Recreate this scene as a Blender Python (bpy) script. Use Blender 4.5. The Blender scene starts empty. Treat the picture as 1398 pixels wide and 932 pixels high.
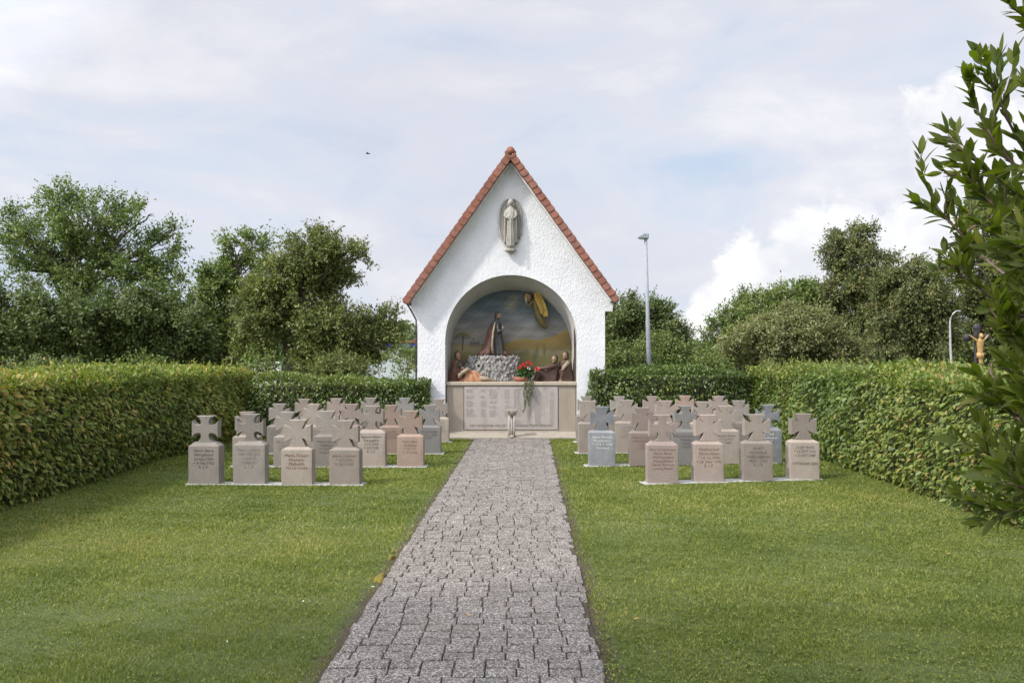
import bpy, bmesh, math, random
import numpy as np
from mathutils import Vector, Matrix
PI = math.pi
scene = bpy.context.scene
COL = scene.collection
F, CX, HY, EYE = 1150.0, 699.0, 483.0, 1.7
def P(px, py, d):
    return Vector(((px-CX)*d/F, d, EYE-(py-HY)*d/F))

# ---------------------------------------------------------------- helpers
def tag(o, label=None, cat=None, group=None, kind=None):
    if label: o['label'] = label
    if cat: o['category'] = cat
    if group: o['group'] = group
    if kind: o['kind'] = kind
    return o
def empty(name, loc=(0,0,0), rz=0.0):
    o = bpy.data.objects.new(name, None); COL.objects.link(o)
    o.location = loc; o.rotation_euler = (0,0,rz); o.empty_display_size = .1
    return o
def setpar(o, root):
    o.parent=root; o.matrix_parent_inverse=Matrix.Translation(tuple(root.location)).inverted(); return o
class MB:
    def __init__(s): s.v=[]; s.f=[]; s.sm=[]
    def add(s, vs, fs, smooth=False):
        b=len(s.v); s.v += [tuple(v) for v in vs]
        s.f += [tuple(i+b for i in f) for f in fs]; s.sm += [smooth]*len(fs)
        return s
    def box(s, x0,x1,y0,y1,z0,z1, M=None, bev=0.0):
        b=bev
        if b<=0:
            vs=[(x,y,z) for z in (z0,z1) for y in (y0,y1) for x in (x0,x1)]
            fs=[(0,2,3,1),(4,5,7,6),(0,1,5,4),(2,6,7,3),(0,4,6,2),(1,3,7,5)]
        else:
            bm=bmesh.new(); bmesh.ops.create_cube(bm,size=1)
            for v in bm.verts:
                v.co=Vector((x0+(v.co.x+.5)*(x1-x0), y0+(v.co.y+.5)*(y1-y0), z0+(v.co.z+.5)*(z1-z0)))
            bmesh.ops.bevel(bm, geom=bm.edges[:], offset=b, segments=1, affect='EDGES')
            bm.verts.index_update()
            vs=[v.co.copy() for v in bm.verts]; fs=[[v.index for v in f.verts] for f in bm.faces]; bm.free()
        if M: vs=[M@Vector(v) for v in vs]
        return s.add(vs,fs)
    def prism(s, pts, y0, y1, M=None):           # pts: (x,z) outline, extruded along y
        n=len(pts)
        vs=[(p[0],y0,p[1]) for p in pts]+[(p[0],y1,p[1]) for p in pts]
        if M: vs=[M@Vector(v) for v in vs]
        fs=[tuple(range(n)), tuple(range(2*n-1,n-1,-1))]+[(i,i+n,(i+1)%n+n,(i+1)%n) for i in range(n)]
        return s.add(vs,fs)
    def tube(s, pts, rads, k=8, cap=True, sy=1.0):
        pts=[Vector(p) for p in pts]; n=len(pts); vs=[]
        ref=Vector((0.13,0.21,1)).normalized(); 
        for i,p in enumerate(pts):
            t=(pts[min(i+1,n-1)]-pts[max(i-1,0)])
            if t.length<1e-9: t=Vector((0,0,1))
            t.normalize()
            r_=ref if abs(t.dot(ref))<.95 else Vector((1,0,0))
            a=t.cross(r_).normalized(); b=t.cross(a)
            r=rads[i] if hasattr(rads,'__len__') else rads
            for j in range(k):
                an=2*PI*j/k; vs.append(p+a*math.cos(an)*r+b*math.sin(an)*r*sy)
        fs=[(i*k+j,i*k+(j+1)%k,(i+1)*k+(j+1)%k,(i+1)*k+j) for i in range(n-1) for j in range(k)]
        if cap: fs+= [tuple(range(k-1,-1,-1)), tuple(range((n-1)*k,n*k))]
        return s.add(vs,fs,True)
    def ball(s, c, r, ku=12, kv=8, sc=(1,1,1), fn=None, rot=None):
        vs=[]; c=Vector(c)
        for i in range(kv+1):
            th=PI*i/kv
            for j in range(ku):
                ph=2*PI*j/ku
                v=Vector((math.sin(th)*math.cos(ph)*sc[0],math.sin(th)*math.sin(ph)*sc[1],math.cos(th)*sc[2]))*r
                if fn: v=fn(v)
                if rot: v=rot@v
                vs.append(c+v)
        fs=[(i*ku+j,(i+1)*ku+j,(i+1)*ku+(j+1)%ku,i*ku+(j+1)%ku) for i in range(kv) for j in range(ku)]
        return s.add(vs,fs,True)
    def loft(s, secs, k=28, fold=0.0, nf=7, ph=0.0):   # secs: (x,y,z,rx,ry[,foldscale])
        vs=[]
        for i,q in enumerate(secs):
            fs_=q[5] if len(q)>5 else 1.0
            for j in range(k):
                an=2*PI*j/k
                m=1+fold*fs_*(math.sin(nf*an+ph+i*.35)+.4*math.sin(2.3*nf*an+1+ph))
                vs.append((q[0]+math.cos(an)*q[3]*m,q[1]+math.sin(an)*q[4]*m,q[2]))
        n=len(secs)
        fs=[(i*k+j,i*k+(j+1)%k,(i+1)*k+(j+1)%k,(i+1)*k+j) for i in range(n-1) for j in range(k)]
        fs+=[tuple(range(k-1,-1,-1)),tuple(range((n-1)*k,n*k))]
        return s.add(vs,fs,True)
    def build(s, name, mat, parent=None, voxel=None, bev=None):
        me=bpy.data.meshes.new(name); me.from_pydata([tuple(v) for v in s.v],[],s.f)
        if s.sm: me.polygons.foreach_set('use_smooth', s.sm)
        me.update(); me.materials.append(mat)
        o=bpy.data.objects.new(name, me); COL.objects.link(o)
        if parent: o.parent=parent
        if voxel:
            m=o.modifiers.new('r','REMESH'); m.mode='VOXEL'; m.voxel_size=voxel; m.use_smooth_shade=True
            dg=bpy.context.evaluated_depsgraph_get(); dg.update()
            me2=bpy.data.meshes.new_from_object(o.evaluated_get(dg)); o.modifiers.clear(); o.data=me2
            me2.materials.clear(); me2.materials.append(mat)
        if bev:
            m=o.modifiers.new('b','BEVEL'); m.width=bev; m.segments=2; m.limit_method='ANGLE'; m.angle_limit=.6
        return o
def npmesh(name, V, Fc, mat, parent=None, tint=None, colattr=None, smooth=False):
    V=np.asarray(V,dtype=np.float32); Fc=np.asarray(Fc,dtype=np.int32); k=Fc.shape[1]
    me=bpy.data.meshes.new(name)
    me.vertices.add(len(V)); me.vertices.foreach_set('co', V.ravel())
    me.loops.add(Fc.size); me.loops.foreach_set('vertex_index', Fc.ravel())
    me.polygons.add(len(Fc)); me.polygons.foreach_set('loop_start', np.arange(0,Fc.size,k,dtype=np.int32))
    me.polygons.foreach_set('loop_total', np.full(len(Fc),k,dtype=np.int32))
    if smooth: me.polygons.foreach_set('use_smooth', np.ones(len(Fc),dtype=bool))
    me.update(calc_edges=True)
    if tint is not None:
        a=me.attributes.new('tint','FLOAT','POINT'); a.data.foreach_set('value', np.asarray(tint,dtype=np.float32))
    if colattr is not None:
        a=me.attributes.new('paint','FLOAT_COLOR','POINT'); a.data.foreach_set('color', np.asarray(colattr,dtype=np.float32).ravel())
    me.materials.append(mat)
    o=bpy.data.objects.new(name,me); COL.objects.link(o)
    if parent: o.parent=parent
    return o
def nrm(a):
    return a/np.maximum(np.linalg.norm(a,axis=1,keepdims=True),1e-9)
def leaves(Pt, D, N, L, W, tint, fold=.15, full=False):
    """leaf blades: base point, tip direction, face normal"""
    n=len(Pt); D=nrm(D); S=nrm(np.cross(D,N)); N=np.cross(S,D)
    L=np.broadcast_to(np.asarray(L,dtype=float),(n,))[:,None]; W=np.broadcast_to(np.asarray(W,dtype=float),(n,))[:,None]
    if full:
        f=fold*W
        V=np.stack([Pt, Pt+D*L*.28+S*W*.44+N*f, Pt+D*L*.62+S*W*.42+N*f*.7, Pt+D*L-N*L*.10,
                    Pt+D*L*.62-S*W*.42+N*f*.7, Pt+D*L*.28-S*W*.44+N*f, Pt+D*L*.5],1).reshape(-1,3)
        b=(np.arange(n)*7)[:,None]
        Fc=np.concatenate([b+np.array([[0,6,2,1]]),b+np.array([[6,3,2,2]])[:, :4]*0+b*0+np.array([[0,5,4,6]])],0)
        Fq=np.concatenate([b+np.array([[0,6,2,1]]), b+np.array([[0,5,4,6]])],0)
        tri=np.concatenate([b+np.array([[6,3,2]]), b+np.array([[6,4,3]])],0)
        allt=np.concatenate([Fq[:,[0,1,2]],Fq[:,[0,2,3]],tri],0)
        return V, allt, np.repeat(tint,7)
    V=np.stack([Pt, Pt+D*L*.42+S*W*.5+N*fold*W, Pt+D*L, Pt+D*L*.42-S*W*.5+N*fold*W],1).reshape(-1,3)
    b=(np.arange(n)*4)[:,None]
    return V, np.concatenate([b+np.array([[0,2,1]]), b+np.array([[0,3,2]])],0), np.repeat(tint,4)
def prisms(A,B,ra,rb,k=3):
    n=len(A); T=nrm(B-A); R=np.tile(np.array([[.31,.22,.92]]),(n,1))
    a=nrm(np.cross(T,R)); b=np.cross(T,a)
    ra=np.broadcast_to(np.asarray(ra,float),(n,))[:,None]; rb=np.broadcast_to(np.asarray(rb,float),(n,))[:,None]
    vs=[]
    for j in range(k):
        an=2*PI*j/k; vs.append(A+(a*math.cos(an)+b*math.sin(an))*ra)
    for j in range(k):
        an=2*PI*j/k; vs.append(B+(a*math.cos(an)+b*math.sin(an))*rb)
    V=np.stack(vs,1).reshape(-1,3); base=(np.arange(n)*2*k)[:,None]
    Fc=np.concatenate([base+np.array([[j,(j+1)%k,(j+1)%k+k,j+k]]) for j in range(k)],0)
    return V,Fc
def fbm(x,y,z=0.0,seed=0):
    r=np.random.RandomState(seed); v=0; amp=1
    for o in range(5):
        for _ in range(3):
            k=r.randn(3)*1.2*2**o*.6; p=r.rand()*6.28
            v=v+amp*np.sin(k[0]*x+k[1]*y+k[2]*z+p)
        amp*=.55
    return v/3.2

# ---------------------------------------------------------------- materials
def mat(name, rough=.8):
    m=bpy.data.materials.new(name); m.use_nodes=True
    nt=m.node_tree; b=nt.nodes['Principled BSDF']; b.inputs['Roughness'].default_value=rough
    return m, nt, b
def N(nt, typ, **kw):
    n=nt.nodes.new(typ)
    for k,v in kw.items():
        if k in n.inputs: n.inputs[k].default_value=v
        else: setattr(n,k,v)
    return n
def ramp(nt, fac, stops):
    r=nt.nodes.new('ShaderNodeValToRGB'); el=r.color_ramp.elements
    while len(el)<len(stops): el.new(.5)
    for e,(p,c) in zip(el,stops): e.position=p; e.color=(*c,1)
    nt.links.new(fac,r.inputs[0]); return r.outputs[0]
def mixc(nt, fac, a, b, mode='MIX'):
    m=nt.nodes.new('ShaderNodeMix'); m.data_type='RGBA'; m.blend_type=mode
    for i,v in ((0,fac),(6,a),(7,b)):
        if isinstance(v,(int,float)): m.inputs[i].default_value=v
        elif isinstance(v,tuple): m.inputs[i].default_value=(*v,1)
        else: nt.links.new(v,m.inputs[i])
    return m.outputs[2]
def noise(nt, scale, detail=4, rough=.6, coord='Object', stretch=None, dist=0.0):
    tc=nt.nodes.new('ShaderNodeTexCoord'); out=tc.outputs[coord]
    if stretch:
        mp=nt.nodes.new('ShaderNodeMapping'); mp.inputs['Scale'].default_value=stretch
        nt.links.new(out,mp.inputs[0]); out=mp.outputs[0]
    n=N(nt,'ShaderNodeTexNoise',Scale=scale,Detail=detail,Roughness=rough,Distortion=dist)
    nt.links.new(out,n.inputs['Vector']); return n.outputs[0]
def bump(nt, b, h, strength=.5, dist=.01):
    bp=N(nt,'ShaderNodeBump',Strength=strength,Distance=dist)
    nt.links.new(h,bp.inputs['Height']); nt.links.new(bp.outputs[0],b.inputs['Normal'])
def simple(name, col, rough=.7, metal=0, var=.25, scale=12, bumpd=0.004, bs=40):
    m,nt,b=mat(name,rough); b.inputs['Metallic'].default_value=metal
    n=noise(nt,scale)
    lo=tuple(c*(1-var) for c in col); hi=tuple(min(1,c*(1+var)) for c in col)
    nt.links.new(ramp(nt,n,[(.3,lo),(.7,hi)]),b.inputs['Base Color'])
    if bumpd: bump(nt,b,noise(nt,bs,5),.5,bumpd)
    return m
def leafmat(name, stops, trans=.28, rough=.45, spec=.4, tcol=(1.3,1.5,.6)):
    m,nt,b=mat(name,rough); b.inputs['Specular IOR Level'].default_value=spec
    at=nt.nodes.new('ShaderNodeAttribute'); at.attribute_name='tint'
    c=ramp(nt,at.outputs['Fac'],stops); nt.links.new(c,b.inputs['Base Color'])
    t=nt.nodes.new('ShaderNodeBsdfTranslucent'); nt.links.new(mixc(nt,1.0,c,tcol,'MULTIPLY'),t.inputs[0])
    ms=nt.nodes.new('ShaderNodeMixShader'); ms.inputs[0].default_value=trans
    nt.links.new(b.outputs[0],ms.inputs[1]); nt.links.new(t.outputs[0],ms.inputs[2])
    nt.links.new(ms.outputs[0],nt.nodes['Material Output'].inputs[0])
    return m
def stone(name, a, bcol, c, rough=.85):
    m,nt,b=mat(name,rough)
    n1=noise(nt,5,5,.6); n2=noise(nt,140,3,.7)
    oi=nt.nodes.new('ShaderNodeObjectInfo')
    col=ramp(nt,n1,[(.3,a),(.55,bcol),(.8,c)])
    col=mixc(nt,.35,col,ramp(nt,n2,[(.35,tuple(x*.7 for x in a)),(.65,tuple(min(1,x*1.2) for x in c))]))
    mr=N(nt,'ShaderNodeMapRange'); mr.inputs['To Min'].default_value=.70; mr.inputs['To Max'].default_value=1.12
    nt.links.new(oi.outputs['Random'],mr.inputs[0])
    hv=nt.nodes.new('ShaderNodeHueSaturation'); nt.links.new(mr.outputs[0],hv.inputs['Value']); nt.links.new(col,hv.inputs['Color'])
    # weather streaks, vertical
    st=noise(nt,9,4,.7,stretch=(1,1,.18))
    col=mixc(nt,ramp(nt,st,[(.5,(0,0,0)),(.75,(.45,.45,.45))]),hv.outputs[0],tuple(x*.5 for x in bcol))
    li=noise(nt,14,6,.75,dist=.6)
    col=mixc(nt,ramp(nt,li,[(.60,(0,0,0)),(.70,(.5,.5,.5))]),col,tuple(x*.55 for x in a))
    li=noise(nt,31,5,.8,stretch=(1,1.3,.8))
    col=mixc(nt,ramp(nt,li,[(.62,(0,0,0)),(.70,(.5,.5,.5))]),col,tuple(min(1,x*1.35) for x in c))
    nt.links.new(col,b.inputs['Base Color']); bump(nt,b,noise(nt,70,6,.75),1.0,.010)
    return m
M={}
M['stone_beige']=stone('stone_beige',(0.266,0.219,0.181),(0.318,0.266,0.222),(0.370,0.314,0.266))
M['stone_pink']=stone('stone_pink',(0.266,0.211,0.178),(0.312,0.248,0.211),(0.357,0.289,0.252))
M['stone_grey']=stone('stone_grey',(0.221,0.196,0.172),(0.267,0.236,0.205),(0.320,0.285,0.247))
M['stone_orange']=stone('stone_orange',(0.258,0.186,0.144),(0.304,0.219,0.173),(0.350,0.263,0.209))
M['stone_blue']=stone('stone_blue',(0.200,0.189,0.178),(0.245,0.232,0.218),(0.297,0.278,0.258))
M['marble_dark']=stone('marble_dark',(.115,.12,.13),(.19,.195,.205),(.37,.375,.38),.5)
M['letter_dark']=simple('letter_dark',(.115,.10,.09),bumpd=0)
M['letter_brown']=simple('letter_brown',(.20,.12,.085),bumpd=0)
M['letter_light']=simple('letter_light',(.62,.62,.6),bumpd=0)
M['letter_faint']=simple('letter_faint',(.25,.205,.18),bumpd=0)
M['letter_tab']=simple('letter_tab',(.25,.21,.185),bumpd=0)
M['footing']=simple('footing',(.36,.355,.34),.85,scale=20)
M['plinth']=stone('plinth',(0.344,0.288,0.220),(0.404,0.340,0.264),(0.447,0.387,0.317))
M['tablet']=stone('tablet',(0.344,0.299,0.275),(0.377,0.336,0.312),(0.410,0.369,0.344))
M['slab']=stone('slab',(0.259,0.223,0.180),(0.317,0.277,0.223),(0.360,0.324,0.274))
M['relief']=stone('relief',(.28,.255,.215),(.38,.355,.31),(.47,.445,.40))
M['white_trim']=simple('white_trim',(.72,.72,.71),.8,var=.06,scale=4)
M['metal_dark']=simple('metal_dark',(.07,.05,.045),.5,metal=.4)
M['tile']=simple('tile',(.20,.074,.045),.75,var=.35,scale=4)
M['tile2']=simple('tile2',(.20,.085,.058),.75,var=.3,scale=9)
M['bark']=simple('bark',(.085,.065,.045),.95,var=.5,scale=20,bumpd=.02,bs=30)
M['twig']=simple('twig',(.10,.07,.045),.9,bumpd=0)
M['stem_pink']=simple('stem_pink',(.10,.06,.045),.6,bumpd=0)
M['soil']=simple('soil',(.05,.038,.024),.95,var=.5,scale=30,bumpd=.02)
M['galv']=simple('galv',(.27,.29,.32),.65,metal=0,var=.12,bumpd=0)
M['white_paint']=simple('white_paint',(.75,.75,.74),.5,var=.08,bumpd=0)
M['black_wood']=simple('black_wood',(.032,.028,.034),.6,var=.3)
M['gold']=simple('gold',(.40,.25,.09),.5,metal=.2,var=.25,bumpd=0)
def plaster():
    m,nt,b=mat('roughcast',.9)
    n=noise(nt,2.2,5)
    c=ramp(nt,n,[(.3,(.60,.605,.62)),(.7,(.69,.69,.695))])
    st=noise(nt,3,4,.7,stretch=(1,1,.15))
    c=mixc(nt,ramp(nt,st,[(.62,(0,0,0)),(.85,(.3,.3,.3))]),c,(.58,.57,.55))
    tg=nt.nodes.new('ShaderNodeTexCoord'); sg=nt.nodes.new('ShaderNodeSeparateXYZ'); nt.links.new(tg.outputs['Object'],sg.inputs[0])
    mg=N(nt,'ShaderNodeMapRange'); mg.inputs[1].default_value=.9; mg.inputs[2].default_value=.05; mg.inputs[3].default_value=0; mg.inputs[4].default_value=.55; nt.links.new(sg.outputs[2],mg.inputs[0])
    gn=N(nt,'ShaderNodeMath',operation='MULTIPLY'); nt.links.new(mg.outputs[0],gn.inputs[0]); nt.links.new(noise(nt,5,6,.7),gn.inputs[1])
    c=mixc(nt,gn.outputs[0],c,(.36,.37,.31))
    nt.links.new(c,b.inputs['Base Color'])
    v=nt.nodes.new('ShaderNodeTexVoronoi'); v.inputs['Scale'].default_value=24
    tc=nt.nodes.new('ShaderNodeTexCoord'); mp=nt.nodes.new('ShaderNodeMapping'); mp.inputs['Rotation'].default_value=(0,.5,0); mp.inputs['Scale'].default_value=(1,1,.6)
    nt.links.new(tc.outputs['Object'],mp.inputs[0])
    nn=N(nt,'ShaderNodeTexNoise',Scale=30,Detail=4,Roughness=.65,Distortion=1.0)
    nt.links.new(mp.outputs[0],nn.inputs['Vector']); nt.links.new(mp.outputs[0],v.inputs['Vector'])
    ad=N(nt,'ShaderNodeMath',operation='ADD'); nt.links.new(nn.outputs[0],ad.inputs[0]); 
    mu=N(nt,'ShaderNodeMath',operation='MULTIPLY'); mu.inputs[1].default_value=.35; nt.links.new(v.outputs[0],mu.inputs[0]); nt.links.new(mu.outputs[0],ad.inputs[1])
    bump(nt,b,ad.outputs[0],.85,.015)
    return m
M['plaster']=plaster()
M['smooth_plaster']=simple('smooth_plaster',(.50,.49,.465),.9,var=.08,scale=3,bumpd=.004,bs=20)

# ---------------------------------------------------------------- camera, sun, sky
cam=bpy.data.cameras.new('camera'); co=bpy.data.objects.new('camera',cam); COL.objects.link(co); scene.camera=co
cam.sensor_width=36; cam.lens=36*F/1398; cam.shift_y=(HY-466)/1398.0; cam.clip_end=5000; cam.clip_start=.05
co.location=(0,0,EYE); co.rotation_euler=(PI/2,0,0)
scene.view_settings.view_transform='Standard'; scene.view_settings.look='None'; scene.view_settings.gamma=1
scene.view_settings.exposure=0.12
SUNV=Vector((.47,.30,-.59)).normalized()
sl=bpy.data.lights.new('sun','SUN'); so=bpy.data.objects.new('sun',sl); COL.objects.link(so)
sl.energy=3.8; sl.angle=math.radians(4.0); sl.color=(1,.95,.86)
so.rotation_euler=SUNV.to_track_quat('-Z','Y').to_euler()
w=bpy.data.worlds.new('World'); scene.world=w; w.use_nodes=True; nt=w.node_tree
for n in list(nt.nodes): nt.nodes.remove(n)
sky=N(nt,'ShaderNodeTexSky',sky_type='NISHITA'); sky.sun_disc=False
sky.sun_elevation=math.asin(-SUNV.z); sky.sun_rotation=math.atan2(-SUNV.x,-SUNV.y)
tc=nt.nodes.new('ShaderNodeTexCoord'); G=tc.outputs['Generated']
def vnoise(scale,detail,rough,st,dist=0.0,off=(0,0,0)):
    mp=nt.nodes.new('ShaderNodeMapping'); mp.inputs['Scale'].default_value=st; mp.inputs['Location'].default_value=off
    nt.links.new(G,mp.inputs[0]); n=N(nt,'ShaderNodeTexNoise',Scale=scale,Detail=detail,Roughness=rough,Distortion=dist)
    nt.links.new(mp.outputs[0],n.inputs['Vector']); return n.outputs[0]
def mth(op,a,b=None,clamp=False):
    n=N(nt,'ShaderNodeMath',operation=op); n.use_clamp=clamp
    for i,v in enumerate((a,b)):
        if v is None: continue
        if isinstance(v,(int,float)): n.inputs[i].default_value=v
        else: nt.links.new(v,n.inputs[i])
    return n.outputs[0]
n1=vnoise(3.2,7,.55,(1,1,2.6),.4,(1.7,.3,.9)); n2=vnoise(7,8,.6,(1,1,2.2),.6,(4,2,1))
high=mth('ADD',mth('MULTIPLY',n1,.7),mth('MULTIPLY',n2,.3))
cloud=ramp(nt,high,[(.36,(.56,.67,.83)),(.45,(.68,.74,.85)),(.52,(.76,.775,.85)),(.61,(.88,.88,.915))])
grey=vnoise(2.1,5,.5,(1,1,2),.2,(9,4,2))
cloud=mixc(nt,ramp(nt,grey,[(.45,(0,0,0)),(.7,(.55,.55,.55))]),cloud,(.69,.69,.765))
m_=None
for (px,py,r) in [(1105,345,75),(1035,372,62),(975,412,40),(1165,325,62),(1255,345,90),(1120,420,120),(1010,440,75),(960,455,48),(1330,300,70),(1300,190,75),(1380,230,60)]:
    c=(P(px,py,10)-Vector((0,0,EYE))).normalized(); rr=r/F
    d=N(nt,'ShaderNodeVectorMath',operation='DISTANCE'); nt.links.new(G,d.inputs[0]); d.inputs[1].default_value=c
    q=mth('SUBTRACT',1.0,mth('DIVIDE',d.outputs['Value'],rr))
    m_=q if m_ is None else mth('MAXIMUM',m_,q)
n3=vnoise(26,7,.6,(1,1,1.2),.3,(3,1,5)); n4=vnoise(9,4,.5,(1,1,1.2),.2,(3,7,5))
m_=mth('ADD',m_,mth('MULTIPLY',mth('SUBTRACT',n3,.5),1.6)); 
cm=nt.nodes.new('ShaderNodeMapRange'); cm.interpolation_type='SMOOTHSTEP'; cm.inputs[1].default_value=0; cm.inputs[2].default_value=.34
nt.links.new(m_,cm.inputs[0])
cum=ramp(nt,mth('ADD',mth('MULTIPLY',n4,.6),mth('MULTIPLY',n3,.4)),[(.38,(.80,.81,.87)),(.5,(.91,.915,.94)),(.6,(1.04,1.04,1.04))])
cloud=mixc(nt,cm.outputs[0],cloud,cum)
# cloud veil glows towards the hidden sun (behind and left of the camera)
dt_=N(nt,'ShaderNodeVectorMath',operation='DOT_PRODUCT'); nt.links.new(G,dt_.inputs[0]); dt_.inputs[1].default_value=tuple(-SUNV)
gm=nt.nodes.new('ShaderNodeMapRange'); gm.inputs[1].default_value=.15; gm.inputs[2].default_value=1.0; gm.inputs[3].default_value=1.0; gm.inputs[4].default_value=3.6; nt.links.new(dt_.outputs['Value'],gm.inputs[0])
b1=nt.nodes.new('ShaderNodeBackground'); b1.inputs[1].default_value=.1; nt.links.new(sky.outputs[0],b1.inputs[0])
b2=nt.nodes.new('ShaderNodeBackground'); nt.links.new(gm.outputs[0],b2.inputs[1]); nt.links.new(cloud,b2.inputs[0])
ms=nt.nodes.new('ShaderNodeMixShader'); ms.inputs[0].default_value=.93
nt.links.new(b1.outputs[0],ms.inputs[1]); nt.links.new(b2.outputs[0],ms.inputs[2])
wo=nt.nodes.new('ShaderNodeOutputWorld'); nt.links.new(ms.outputs[0],wo.inputs[0])

# ---------------------------------------------------------------- ground, path, lawn
PK,PB,PW=.0211,-.3475,1.488            # path centre line x = PK*y+PB, width
def ground_mat():
    m,nt,b=mat('ground',.95)
    n=noise(nt,3,6,.65); n2=noise(nt,60,4,.7); n3=noise(nt,.7,4,.6)
    c=ramp(nt,n2,[(.3,(.035,.05,.012)),(.55,(.075,.105,.024)),(.75,(.12,.135,.045))])
    c=mixc(nt,ramp(nt,n,[(.5,(0,0,0)),(.75,(.5,.5,.5))]),c,(.12,.11,.045))
    tc=nt.nodes.new('ShaderNodeTexCoord'); sp=nt.nodes.new('ShaderNodeSeparateXYZ'); nt.links.new(tc.outputs['Object'],sp.inputs[0])
    def mt(op,a,b_=None):
        q=N(nt,'ShaderNodeMath',operation=op)
        for i,v in enumerate((a,b_)):
            if v is None: continue
            if isinstance(v,(int,float)): q.inputs[i].default_value=v
            else: nt.links.new(v,q.inputs[i])
        return q.outputs[0]
    dx=mt('SUBTRACT',mt('ABSOLUTE',mt('SUBTRACT',sp.outputs[0],mt('ADD',mt('MULTIPLY',sp.outputs[1],PK),PB))),PW/2)
    e=mt('ADD',dx,mt('MULTIPLY',mt('SUBTRACT',noise(nt,6,4),.5),.22))
    mr=N(nt,'ShaderNodeMapRange'); mr.inputs[1].default_value=.03; mr.inputs[2].default_value=.13; nt.links.new(e,mr.inputs[0])
    c=mixc(nt,mr.outputs[0],ramp(nt,n2,[(.3,(.03,.022,.013)),(.7,(.10,.07,.04))]),c)
    nt.links.new(c,b.inputs['Base Color']); bump(nt,b,n2,.8,.02)
    return m
g=MB(); g.add([(-1500,-300,0),(1500,-300,0),(1500,2500,0),(-1500,2500,0)],[(0,1,2,3)])
tag(g.build('ground',ground_mat()),kind='structure')

def paver_mat():
    m,nt,b=mat('pavers',.85)
    v=nt.nodes.new('ShaderNodeTexVoronoi'); v.inputs['Scale'].default_value=115; v.feature='F1'
    tc=nt.nodes.new('ShaderNodeTexCoord'); nt.links.new(tc.outputs['Object'],v.inputs['Vector'])
    sp=nt.nodes.new('ShaderNodeSeparateColor'); nt.links.new(v.outputs['Color'],sp.inputs[0])
    c=ramp(nt,sp.outputs[0],[(0,(.06,.054,.048)),(.22,(.15,.13,.112)),(.45,(.265,.228,.20)),(.62,(.37,.295,.25)),(.8,(.48,.425,.38)),(1,(.66,.625,.575))])
    c=mixc(nt,ramp(nt,v.outputs['Distance'],[(.25,(0,0,0)),(.75,(.85,.85,.85))]),c,(.07,.065,.06))
    at=nt.nodes.new('ShaderNodeAttribute'); at.attribute_name='tint'
    hv=nt.nodes.new('ShaderNodeHueSaturation'); nt.links.new(c,hv.inputs['Color'])
    mr=N(nt,'ShaderNodeMapRange'); mr.inputs['To Min'].default_value=.72; mr.inputs['To Max'].default_value=.92
    nt.links.new(at.outputs['Fac'],mr.inputs[0]); nt.links.new(mr.outputs[0],hv.inputs['Value'])
    n=noise(nt,1.3,5,.6)
    c=mixc(nt,ramp(nt,n,[(.52,(0,0,0)),(.8,(.4,.4,.4))]),hv.outputs[0],(.09,.085,.06))
    nt.links.new(c,b.inputs['Base Color']); bump(nt,b,v.outputs['Distance'],.7,.004)
    return m
rng=random.Random(3)
pv=MB(); pt=[]
y=2.2; row=0
while y<17.0:
    dep=.122*(1+rng.uniform(-.04,.04)); c=PK*y+PB; x=c-PW/2+rng.uniform(-.010,.010); end=c+PW/2
    first=True
    while x<end-.03:
        wd=rng.choice([.16,.168,.172,.18])*(1 if not first else rng.uniform(.4,1.0)); first=False
        x1=min(x+wd,end+rng.uniform(-.008,.008))
        if x1-x<.05: break
        g=.0042; bv=.005; z=.022+rng.uniform(-.003,.004); ta=rng.uniform(-.004,.004); tb=rng.uniform(-.003,.003)
        jy=rng.uniform(-.004,.004)
        a0,a1,b0,b1=x+g,x1-g,y+g+jy,y+dep-g+jy
        vs=[(a0,b0,-.02),(a1,b0,-.02),(a1,b1,-.02),(a0,b1,-.02),(a0,b0,z-bv),(a1,b0,z-bv),(a1,b1,z-bv),(a0,b1,z-bv),
            (a0+bv,b0+bv,z-ta-tb),(a1-bv,b0+bv,z+ta-tb),(a1-bv,b1-bv,z+ta+tb),(a0+bv,b1-bv,z-ta+tb)]
        pv.add(vs,[(0,1,5,4),(1,2,6,5),(2,3,7,6),(3,0,4,7),(4,5,9,8),(5,6,10,9),(6,7,11,10),(7,4,8,11),(8,9,10,11)])
        pt+= [rng.random()]*12
        x=x1
    y+=dep; row+=1
pmat=paver_mat()
po=pv.build('path',pmat); a=po.data.attributes.new('tint','FLOAT','POINT'); a.data.foreach_set('value',pt); tag(po,kind='structure')
jb=MB(); jb.add([(PK*2+PB-PW/2+.01,2,.008),(PK*2+PB+PW/2-.01,2,.008),(PK*17+PB+PW/2-.01,17,.008),(PK*17+PB-PW/2+.01,17,.008)],[(0,1,2,3)])
tag(jb.build('path_bed',M['soil']),kind='structure')

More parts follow.
